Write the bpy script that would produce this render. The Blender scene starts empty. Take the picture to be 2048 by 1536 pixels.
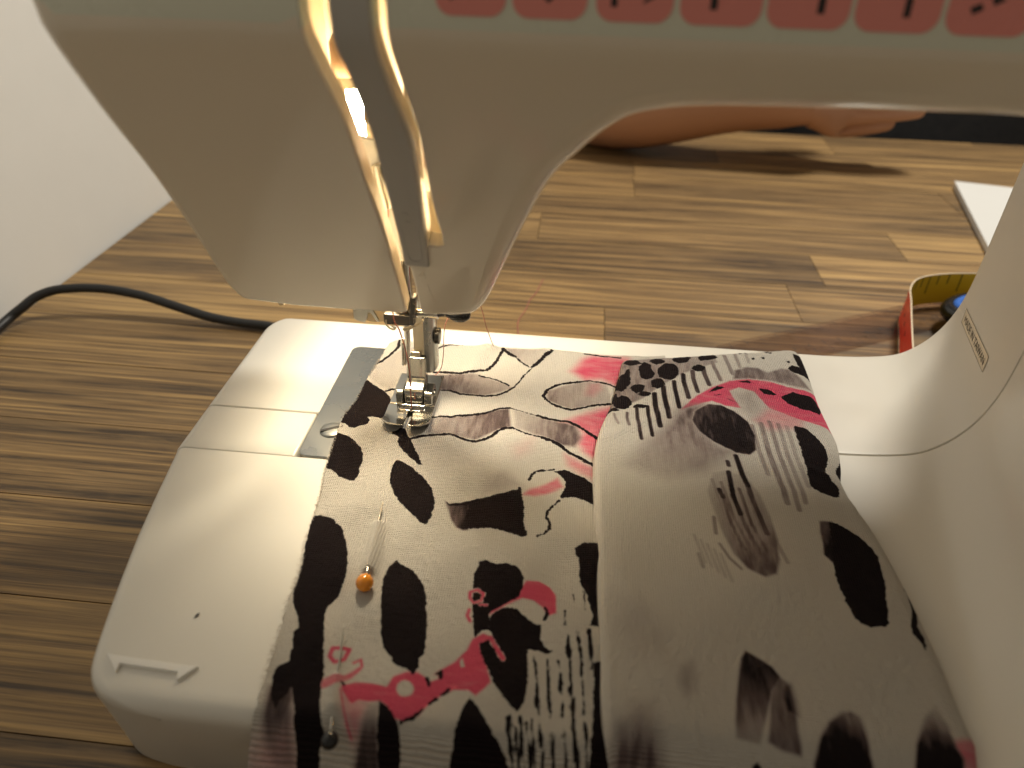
import bpy, bmesh, math, random
import numpy as np
from mathutils import Vector, Matrix, noise
from mathutils.geometry import delaunay_2d_cdt

random.seed(7)
scene = bpy.context.scene
col = scene.collection
MM = 0.001
HB = 0.045                                   # height of the machine bed above the table

# ------------------------------------------------------------------ camera
cam_d = bpy.data.cameras.new('camera')
cam_d.sensor_width = 36.0
cam_d.lens = 26.0
cam_d.clip_start = 0.005
cam_d.clip_end = 50.0
cam = bpy.data.objects.new('camera', cam_d)
col.objects.link(cam)
ax_r = Vector((0.99470309, 0.10072251, 0.02051178))
ax_d = Vector((0.07420837, -0.56559563, -0.82133714))
ax_f = Vector((-0.07112577, 0.81850874, -0.57007417))
M = Matrix.Identity(4)
for i in range(3):
    M[i][0] = ax_r[i]
    M[i][1] = -ax_d[i]
    M[i][2] = -ax_f[i]
M.translation = Vector((0.0541, -0.2082, 0.207))
cam.matrix_world = M
cam_d.dof.use_dof = True
cam_d.dof.focus_distance = 0.262
cam_d.dof.aperture_fstop = 10.5
scene.camera = cam

# ------------------------------------------------------------------ world, room lamp, exposure
world = bpy.data.worlds.new('World')
scene.world = world
world.use_nodes = True
bg = world.node_tree.nodes['Background']
bg.inputs[0].default_value = (1.0, 0.86, 0.67, 1)
bg.inputs[1].default_value = 0.185

room = bpy.data.lights.new('room_lamp', 'AREA')
room.shape = 'DISK'
room.size = 0.20
room.energy = 11.0
room.color = (1.0, 0.94, 0.82)
room_o = bpy.data.objects.new('room_lamp', room)
col.objects.link(room_o)
room_o.location = (0.50, 0.52, 0.95)
room_o.rotation_euler = (Vector((0.12, 0.25, 0)) - Vector(room_o.location)).to_track_quat('-Z', 'Y').to_euler()

scene.view_settings.view_transform = 'Standard'
scene.view_settings.look = 'None'
scene.view_settings.gamma = 1.0
scene.view_settings.use_curve_mapping = False
scene.view_settings.exposure = 0.0
scene.render.engine = 'CYCLES'
scene.cycles.use_denoising = True
scene.cycles.max_bounces = 8
scene.cycles.diffuse_bounces = 4
scene.cycles.glossy_bounces = 4
scene.cycles.transmission_bounces = 8
scene.cycles.sample_clamp_indirect = 6.0
scene.cycles.caustics_reflective = False
scene.cycles.caustics_refractive = False
BULB_STRENGTH = 190.0

# ------------------------------------------------------------------ materials
def new_mat(name):
    m = bpy.data.materials.new(name)
    m.use_nodes = True
    nt = m.node_tree
    return m, nt, nt.nodes['Principled BSDF']

def setp(b, **k):
    names = dict(color='Base Color', rough='Roughness', metal='Metallic', ior='IOR', coat='Coat Weight', coat_rough='Coat Roughness',
                 trans='Transmission Weight', sheen='Sheen Weight', sheen_rough='Sheen Roughness', alpha='Alpha', sss='Subsurface Weight', spec='Specular IOR Level')
    for a, v in k.items():
        if a == 'color':
            v = (v[0], v[1], v[2], 1)
        b.inputs[names[a]].default_value = v

def node(nt, t, **k):
    n = nt.nodes.new(t)
    for a, v in k.items():
        setattr(n, a, v)
    return n

def mathn(nt, op, a, b=None, clamp=False):
    n = node(nt, 'ShaderNodeMath', operation=op, use_clamp=clamp)
    for i, v in enumerate((a, b)):
        if v is None:
            continue
        if isinstance(v, (int, float)):
            n.inputs[i].default_value = v
        else:
            nt.links.new(v, n.inputs[i])
    return n.outputs[0]

def mixc(nt, fac, a, b, blend='MIX'):
    n = node(nt, 'ShaderNodeMix', data_type='RGBA', blend_type=blend)
    for s, v in ((n.inputs[0], fac), (n.inputs[6], a), (n.inputs[7], b)):
        if isinstance(v, (int, float)):
            s.default_value = v
        elif isinstance(v, tuple):
            s.default_value = (v[0], v[1], v[2], 1)
        else:
            nt.links.new(v, s)
    return n.outputs[2]

def plain(name, color, rough=0.4, bump=0.0, bscale=400.0, smudge=0.0, **k):
    """a solid material with slight gloss variation and optional fine relief"""
    m, nt, b = new_mat(name)
    setp(b, color=color, rough=rough, **k)
    tc = node(nt, 'ShaderNodeNewGeometry')
    n = node(nt, 'ShaderNodeTexNoise')
    n.inputs['Scale'].default_value = 60.0
    n.inputs['Detail'].default_value = 5.0
    nt.links.new(tc.outputs['Position'], n.inputs['Vector'])
    r = node(nt, 'ShaderNodeMapRange')
    r.inputs[1].default_value = 0.3
    r.inputs[2].default_value = 0.7
    r.inputs[3].default_value = max(0.0, rough * (0.85 - smudge))
    r.inputs[4].default_value = min(1.0, rough * (1.15 + smudge))
    nt.links.new(n.outputs['Fac'], r.inputs[0])
    nt.links.new(r.outputs[0], b.inputs['Roughness'])
    if bump > 0:
        n2 = node(nt, 'ShaderNodeTexNoise')
        n2.inputs['Scale'].default_value = bscale
        n2.inputs['Detail'].default_value = 3.0
        nt.links.new(tc.outputs['Position'], n2.inputs['Vector'])
        bp = node(nt, 'ShaderNodeBump')
        bp.inputs['Strength'].default_value = 1.0
        bp.inputs['Distance'].default_value = bump
        nt.links.new(n2.outputs['Fac'], bp.inputs['Height'])
        nt.links.new(bp.outputs[0], b.inputs['Normal'])
    return m

MAT = {}
MAT['plastic'] = plain('machine_plastic', (0.80, 0.715, 0.575), 0.22, coat=0.6, coat_rough=0.04, smudge=0.06, bump=0.000006, bscale=900)
MAT['panel'] = plain('panel_plastic', (0.72, 0.73, 0.60), 0.25, coat=0.4, coat_rough=0.06)
MAT['bed_plastic'] = plain('bed_plastic', (0.71, 0.68, 0.61), 0.34, coat=0.25, coat_rough=0.12, smudge=0.04, bump=0.000008, bscale=1500)
MAT['arrow'] = plain('arrow_lit_face', (0.86, 0.84, 0.79), 0.25)  # bed plastic made paler: light on the raised top put into the colour
MAT['inner'] = plain('inner_plastic', (0.74, 0.61, 0.41), 0.5)
MAT['strip'] = plain('grey_plastic', (0.46, 0.44, 0.40), 0.33)
MAT['chrome'] = plain('chrome', (0.52, 0.505, 0.46), 0.13, metal=1.0, smudge=0.5, bump=0.00002, bscale=700)
MAT['steel'] = plain('brushed_steel', (0.35, 0.355, 0.34), 0.27, metal=1.0, smudge=0.3)
MAT['bronze'] = plain('rough_nickel', (0.62, 0.56, 0.44), 0.30, metal=1.0, bump=0.00006, bscale=1800)
MAT['gun'] = plain('dark_metal', (0.10, 0.095, 0.09), 0.28, metal=0.8)
MAT['brown_metal'] = plain('brown_cast_metal', (0.16, 0.10, 0.055), 0.5, metal=0.3)
MAT['black'] = plain('black_plastic', (0.012, 0.012, 0.013), 0.25)
MAT['cable'] = plain('cable_rubber', (0.012, 0.012, 0.013), 0.5)
MAT['pink_print'] = plain('pink_print', (0.80, 0.28, 0.24), 0.3)
MAT['ink_print'] = plain('ink_print', (0.008, 0.008, 0.008), 0.4)
MAT['paper'] = plain('paper', (0.62, 0.62, 0.61), 0.8)
MAT['red_tape'] = plain('red_tape', (0.78, 0.040, 0.018), 0.38)
MAT['yellow_tape'] = plain('yellow_tape', (0.84, 0.58, 0.025), 0.4)
MAT['tape_rim'] = plain('tape_rim', (0.75, 0.62, 0.45), 0.5)
MAT['blue'] = plain('blue_rubber', (0.03, 0.14, 0.55), 0.4)
MAT['thread'] = plain('thread_brown', (0.36, 0.13, 0.10), 0.7)
MAT['fibre'] = plain('cotton_fibre', (0.62, 0.56, 0.49), 0.9)
MAT['orange'] = plain('orange_bead', (0.86, 0.30, 0.015), 0.12, coat=0.5)
MAT['skin'] = plain('skin', (0.50, 0.275, 0.175), 0.5, bump=0.0002, bscale=250)
MAT['shirt'] = plain('black_shirt', (0.012, 0.012, 0.014), 0.85, bump=0.0006, bscale=300)
MAT['hair'] = plain('hair', (0.03, 0.018, 0.01), 0.6)
MAT['table_gap'] = plain('table_core', (0.07, 0.045, 0.022), 0.8)

def wall_mat():
    m, nt, b = new_mat('painted_wall')
    tc = node(nt, 'ShaderNodeNewGeometry')
    n = node(nt, 'ShaderNodeTexNoise')
    n.inputs['Scale'].default_value = 45.0
    n.inputs['Detail'].default_value = 6.0
    nt.links.new(tc.outputs['Position'], n.inputs['Vector'])
    c = mixc(nt, n.outputs['Fac'], (0.76, 0.765, 0.75), (0.80, 0.805, 0.79))
    n3 = node(nt, 'ShaderNodeTexNoise')
    n3.inputs['Scale'].default_value = 70.0
    n3.inputs['Detail'].default_value = 8.0
    n3.inputs['Roughness'].default_value = 0.75
    nt.links.new(tc.outputs['Position'], n3.inputs['Vector'])
    st_ = node(nt, 'ShaderNodeMapRange')
    st_.inputs[1].default_value = 0.70
    st_.inputs[2].default_value = 0.78
    nt.links.new(n3.outputs['Fac'], st_.inputs[0])
    c = mixc(nt, mathn(nt, 'MULTIPLY', st_.outputs[0], 0.35), c, (0.42, 0.40, 0.37))
    nt.links.new(c, b.inputs['Base Color'])
    setp(b, rough=0.85)
    bp = node(nt, 'ShaderNodeBump')
    bp.inputs['Distance'].default_value = 0.0012
    bp.inputs['Strength'].default_value = 0.12
    nt.links.new(n.outputs['Fac'], bp.inputs['Height'])
    nt.links.new(bp.outputs[0], b.inputs['Normal'])
    return m
MAT['wall'] = wall_mat()

def wood_mat():
    m, nt, b = new_mat('oiled_wood')
    geo = node(nt, 'ShaderNodeNewGeometry')
    oi = node(nt, 'ShaderNodeObjectInfo')
    cx = node(nt, 'ShaderNodeCombineXYZ')
    for i, k in enumerate((17.0, 31.0, 7.0)):
        nt.links.new(mathn(nt, 'MULTIPLY', oi.outputs['Random'], k), cx.inputs[i])
    add = node(nt, 'ShaderNodeVectorMath', operation='ADD')
    nt.links.new(geo.outputs['Position'], add.inputs[0])
    nt.links.new(cx.outputs[0], add.inputs[1])
    def grain(sx, sy, scale, detail, dist):
        mp = node(nt, 'ShaderNodeMapping')
        mp.inputs['Scale'].default_value = (sx, sy, 8.0)
        nt.links.new(add.outputs[0], mp.inputs['Vector'])
        n = node(nt, 'ShaderNodeTexNoise')
        n.inputs['Scale'].default_value = scale
        n.inputs['Detail'].default_value = detail
        n.inputs['Roughness'].default_value = 0.62
        n.inputs['Distortion'].default_value = dist
        nt.links.new(mp.outputs[0], n.inputs['Vector'])
        return n.outputs['Fac']
    g1 = grain(1.7, 62.0, 2.2, 8.0, 1.1)       # broad figure along the plank
    g2 = grain(5.0, 330.0, 1.6, 6.0, 0.4)      # fine fibres
    g3 = grain(9.0, 75.0, 2.0, 6.0, 0.8)       # blotches of worn finish
    ramp = node(nt, 'ShaderNodeValToRGB')
    e = ramp.color_ramp.elements
    e[0].position = 0.39
    e[0].color = (0.040, 0.023, 0.011, 1)
    e[1].position = 0.64
    e[1].color = (0.50, 0.318, 0.122, 1)
    k = e.new(0.50)
    k.color = (0.190, 0.114, 0.046, 1)
    v = mathn(nt, 'ADD', mathn(nt, 'MULTIPLY', g1, 0.55), mathn(nt, 'MULTIPLY', g2, 0.45))
    v = mathn(nt, 'ADD', v, mathn(nt, 'MULTIPLY', mathn(nt, 'SUBTRACT', oi.outputs['Random'], 0.5), 0.10))
    nt.links.new(v, ramp.inputs[0])
    r2 = node(nt, 'ShaderNodeMapRange')
    r2.inputs[1].default_value = 0.42
    r2.inputs[2].default_value = 0.72
    nt.links.new(g3, r2.inputs[0])
    c = mixc(nt, mathn(nt, 'MULTIPLY', r2.outputs[0], 0.45), ramp.outputs[0], (0.33, 0.212, 0.090))
    g4 = grain(2.4, 190.0, 1.9, 5.0, 0.3)      # open pores and fine cracks
    r4 = node(nt, 'ShaderNodeMapRange')
    r4.inputs[1].default_value = 0.60
    r4.inputs[2].default_value = 0.70
    nt.links.new(g4, r4.inputs[0])
    c = mixc(nt, mathn(nt, 'MULTIPLY', r4.outputs[0], 0.65), c, (0.045, 0.026, 0.013))
    nt.links.new(c, b.inputs['Base Color'])
    rr = node(nt, 'ShaderNodeMapRange')
    rr.inputs[3].default_value = 0.34
    rr.inputs[4].default_value = 0.62
    nt.links.new(g2, rr.inputs[0])
    nt.links.new(rr.outputs[0], b.inputs['Roughness'])
    bp = node(nt, 'ShaderNodeBump')
    bp.inputs['Distance'].default_value = 0.0009
    bp.inputs['Strength'].default_value = 0.7
    nt.links.new(v, bp.inputs['Height'])
    nt.links.new(bp.outputs[0], b.inputs['Normal'])
    return m
MAT['wood'] = wood_mat()

def fabric_mat():
    """woven cotton with a printed pattern: 'ink' and 'pink' come as distances from the print outline, 'wash' as tint"""
    m, nt, b = new_mat('printed_cotton')
    uv = node(nt, 'ShaderNodeUVMap', uv_map='UVMap')
    def attr(n):
        a = node(nt, 'ShaderNodeAttribute', attribute_name=n)
        return a.outputs['Fac']
    def noise_uv(scale, detail=3.0, sx=1.0, sy=1.0):
        mp = node(nt, 'ShaderNodeMapping')
        mp.inputs['Scale'].default_value = (sx, sy, 1)
        nt.links.new(uv.outputs[0], mp.inputs['Vector'])
        n = node(nt, 'ShaderNodeTexNoise')
        n.inputs['Scale'].default_value = scale
        n.inputs['Detail'].default_value = detail
        nt.links.new(mp.outputs[0], n.inputs['Vector'])
        return n.outputs['Fac']
    def wave(direction, scale, dist):
        w = node(nt, 'ShaderNodeTexWave', wave_type='BANDS', bands_direction=direction)
        w.inputs['Scale'].default_value = scale
        w.inputs['Distortion'].default_value = dist
        w.inputs['Detail'].default_value = 1.0
        w.inputs['Detail Scale'].default_value = 0.6
        nt.links.new(uv.outputs[0], w.inputs['Vector'])
        return w.outputs['Fac']
    ragged = mathn(nt, 'SUBTRACT', noise_uv(900.0, 4.0), 0.5)
    torn = mathn(nt, 'SUBTRACT', noise_uv(330.0, 3.0), 0.5)
    fuzz = mathn(nt, 'SUBTRACT', noise_uv(2600.0, 2.0), 0.5)
    wx = wave('X', 470.0, 2.0)
    wy = wave('Y', 470.0, 2.0)
    weave = mathn(nt, 'MULTIPLY', wx, wy)
    def mask(d, soft, rag):
        v = mathn(nt, 'ADD', d, mathn(nt, 'MULTIPLY', ragged, rag))
        v = mathn(nt, 'ADD', v, mathn(nt, 'MULTIPLY', torn, rag * 0.8))
        v = mathn(nt, 'ADD', v, mathn(nt, 'MULTIPLY', fuzz, 0.3))
        r = node(nt, 'ShaderNodeMapRange', interpolation_type='SMOOTHSTEP')
        r.inputs[1].default_value = soft
        r.inputs[2].default_value = -soft
        nt.links.new(v, r.inputs[0])
        return r.outputs[0]
    base = mixc(nt, weave, (0.60, 0.555, 0.485), (0.89, 0.855, 0.785))
    base = mixc(nt, mathn(nt, 'MULTIPLY', noise_uv(40.0, 3.0), 0.35), base, (0.62, 0.58, 0.525))
    pk = attr('pink')
    pv = mathn(nt, 'MULTIPLY', pk, mathn(nt, 'ADD', mathn(nt, 'MULTIPLY', noise_uv(120.0, 4.0, 1.0, 4.0), 0.9), 0.62), clamp=True)
    c = mixc(nt, pv, base, (0.68, 0.095, 0.165))
    ws = attr('wash')
    wv = mathn(nt, 'ADD', ws, mathn(nt, 'MULTIPLY', mathn(nt, 'MULTIPLY', ws, mathn(nt, 'SUBTRACT', noise_uv(300.0, 5.0, 1.6, 0.35), 0.5)), 0.9), clamp=True)
    w1 = mathn(nt, 'MULTIPLY', wv, 1.55, clamp=True)
    w2 = mathn(nt, 'MULTIPLY', mathn(nt, 'SUBTRACT', wv, 0.48), 2.3, clamp=True)
    c = mixc(nt, w1, c, (0.205, 0.150, 0.145))
    c = mixc(nt, w2, c, (0.016, 0.0105, 0.0115))
    ik = mask(attr('ink'), 0.14, 1.15)
    dash = mask(mathn(nt, 'ADD', attr('dash'), mathn(nt, 'MULTIPLY', mathn(nt, 'SUBTRACT', noise_uv(420.0, 5.0, 1.6, 0.5), 0.46), 3.2)), 0.2, 0.6)
    inkc = mixc(nt, weave, (0.005, 0.0032, 0.0038), (0.030, 0.0155, 0.019))
    c = mixc(nt, dash, c, inkc)
    c = mixc(nt, ik, c, inkc)
    nt.links.new(c, b.inputs['Base Color'])
    setp(b, rough=0.95, sheen=0.02, sheen_rough=0.5, spec=0.08)
    h = mathn(nt, 'ADD', mathn(nt, 'MULTIPLY', weave, 2.0), mathn(nt, 'MULTIPLY', noise_uv(700.0, 4.0), 2.2))
    h = mathn(nt, 'ADD', h, mathn(nt, 'MULTIPLY', noise_uv(420.0, 4.0), 1.5))
    bp = node(nt, 'ShaderNodeBump')
    bp.inputs['Distance'].default_value = 0.00045
    bp.inputs['Strength'].default_value = 0.9
    nt.links.new(h, bp.inputs['Height'])
    nt.links.new(bp.outputs[0], b.inputs['Normal'])
    return m
MAT['fabric'] = fabric_mat()

def emit_mat(name, color, strength):
    m, nt, b = new_mat(name)
    setp(b, color=(0.9, 0.9, 0.9))
    b.inputs['Emission Color'].default_value = (color[0], color[1], color[2], 1)
    b.inputs['Emission Strength'].default_value = strength
    return m
MAT['bulb'] = emit_mat('lit_bulb', (1.0, 0.87, 0.64), BULB_STRENGTH)

def acrylic_mat():
    m, nt, b = new_mat('clear_acrylic')
    tr = node(nt, 'ShaderNodeBsdfTransparent')
    tr.inputs[0].default_value = (0.90, 0.865, 0.86, 1)
    gl = node(nt, 'ShaderNodeBsdfGlossy')
    gl.inputs['Roughness'].default_value = 0.12
    mx = node(nt, 'ShaderNodeMixShader')
    mx.inputs[0].default_value = 0.06
    nt.links.new(tr.outputs[0], mx.inputs[1])
    nt.links.new(gl.outputs[0], mx.inputs[2])
    nt.links.new(mx.outputs[0], nt.nodes['Material Output'].inputs['Surface'])
    return m
MAT['acrylic'] = acrylic_mat()

# ------------------------------------------------------------------ mesh helpers
def link(o, parent=None):
    col.objects.link(o)
    if parent is not None:
        o.parent = parent
    return o

def pyd(name, verts, faces, mat, parent=None, smooth=False, wn=False, autoedge=None):
    me = bpy.data.meshes.new(name)
    me.from_pydata([tuple(v) for v in verts], [], faces)
    me.validate()
    me.update()
    if mat is not None:
        me.materials.append(MAT[mat] if isinstance(mat, str) else mat)
    if smooth:
        me.polygons.foreach_set('use_smooth', [True] * len(me.polygons))
    if autoedge is not None:
        me.set_sharp_from_angle(angle=math.radians(autoedge))
    o = bpy.data.objects.new(name, me)
    link(o, parent)
    if wn:
        w = o.modifiers.new('wn', 'WEIGHTED_NORMAL')
        w.keep_sharp = True
    return o

def from_bm(name, bm, mat, parent=None, bevel=0.0, segs=2, smooth=True, angle=35):
    bmesh.ops.recalc_face_normals(bm, faces=bm.faces[:])
    me = bpy.data.meshes.new(name)
    bm.to_mesh(me)
    bm.free()
    me.materials.append(MAT[mat] if isinstance(mat, str) else mat)
    if smooth:
        me.polygons.foreach_set('use_smooth', [True] * len(me.polygons))
        me.set_sharp_from_angle(angle=math.radians(angle))
    o = bpy.data.objects.new(name, me)
    link(o, parent)
    if bevel > 0:
        bv = o.modifiers.new('bevel', 'BEVEL')
        bv.width = bevel
        bv.segments = segs
        bv.limit_method = 'ANGLE'
        bv.angle_limit = math.radians(30)
        bv.harden_normals = True
    return o

def add_box(bm, x0, x1, y0, y1, z0, z1):
    """box in millimetres"""
    vs = [bm.verts.new((x * MM, y * MM, z * MM)) for z in (z0, z1) for y in (y0, y1) for x in (x0, x1)]
    for f in ((0, 2, 3, 1), (4, 5, 7, 6), (0, 1, 5, 4), (2, 6, 7, 3), (0, 4, 6, 2), (1, 3, 7, 5)):
        bm.faces.new([vs[i] for i in f])
    return vs

def add_prism(bm, poly, axis, a0, a1):
    """polygon in the plane across `axis`, extruded from a0 to a1 (millimetres)"""
    def P(p, a):
        if axis == 'x':
            return (a * MM, p[0] * MM, p[1] * MM)
        if axis == 'y':
            return (p[0] * MM, a * MM, p[1] * MM)
        return (p[0] * MM, p[1] * MM, a * MM)
    A = [bm.verts.new(P(p, a0)) for p in poly]
    B = [bm.verts.new(P(p, a1)) for p in poly]
    bm.faces.new(A[::-1])
    bm.faces.new(B)
    n = len(poly)
    for i in range(n):
        bm.faces.new((A[i], A[(i + 1) % n], B[(i + 1) % n], B[i]))

def catmull(pts, n=8, closed=False):
    pts = [np.array(p, float) for p in pts]
    out = []
    m = len(pts)
    rng = range(m if closed else m - 1)
    for i in rng:
        if closed:
            p0, p1, p2, p3 = pts[i - 1], pts[i], pts[(i + 1) % m], pts[(i + 2) % m]
        else:
            p0, p1, p2, p3 = pts[max(i - 1, 0)], pts[i], pts[i + 1], pts[min(i + 2, m - 1)]
        for k in range(n):
            t = k / n
            out.append(0.5 * ((2 * p1) + (-p0 + p2) * t + (2 * p0 - 5 * p1 + 4 * p2 - p3) * t * t + (-p0 + 3 * p1 - 3 * p2 + p3) * t ** 3))
    if not closed:
        out.append(pts[-1])
    return out

def add_tube(bm, pts, radii, n=10, cap=True):
    """tube along points (millimetres); radii a number or one per point"""
    P = [Vector(p) * MM for p in pts]
    if isinstance(radii, (int, float)):
        radii = [radii] * len(P)
    rings = []
    up = None
    for i, p in enumerate(P):
        d = (P[min(i + 1, len(P) - 1)] - P[max(i - 1, 0)]).normalized()
        if up is None:
            up = Vector((0, 0, 1)) if abs(d.z) < 0.9 else Vector((1, 0, 0))
        a = d.cross(up)
        if a.length < 1e-6:
            a = d.cross(Vector((0, 1, 0)))
        a.normalize()
        b = a.cross(d).normalized()
        up = b
        rings.append([bm.verts.new(p + (a * math.cos(2 * math.pi * k / n) + b * math.sin(2 * math.pi * k / n)) * radii[i] * MM) for k in range(n)])
    for r0, r1 in zip(rings, rings[1:]):
        for k in range(n):
            bm.faces.new((r0[k], r0[(k + 1) % n], r1[(k + 1) % n], r1[k]))
    if cap:
        bm.faces.new(rings[0][::-1])
        bm.faces.new(rings[-1])

def tube(name, pts, radii, mat, parent=None, n=10):
    bm = bmesh.new()
    add_tube(bm, pts, radii, n)
    return from_bm(name, bm, mat, parent, angle=50)

def empty(name, loc=(0, 0, 0)):
    o = bpy.data.objects.new(name, None)
    o.empty_display_size = 0.01
    o.location = loc
    link(o)
    return o

def tag(o, label=None, cat=None, group=None, kind=None):
    for k, v in (('label', label), ('category', cat), ('group', group), ('kind', kind)):
        if v:
            o[k] = v
    return o

def text_verts(s, size):
    """filled letters as flat triangles in their own plane"""
    cu = bpy.data.curves.new('lettering', 'FONT')
    cu.body = s
    cu.size = size
    cu.align_x = 'CENTER'
    cu.align_y = 'CENTER'
    ob = bpy.data.objects.new('lettering', cu)
    col.objects.link(ob)
    dg = bpy.context.evaluated_depsgraph_get()
    me = bpy.data.meshes.new_from_object(ob.evaluated_get(dg))
    vs = [tuple(v.co) for v in me.vertices]
    fs = [tuple(p.vertices) for p in me.polygons]
    bpy.data.objects.remove(ob)
    bpy.data.curves.remove(cu)
    bpy.data.meshes.remove(me)
    return vs, fs

def interp(x, xs, ys):
    return float(np.interp(x, xs, ys))

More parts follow.
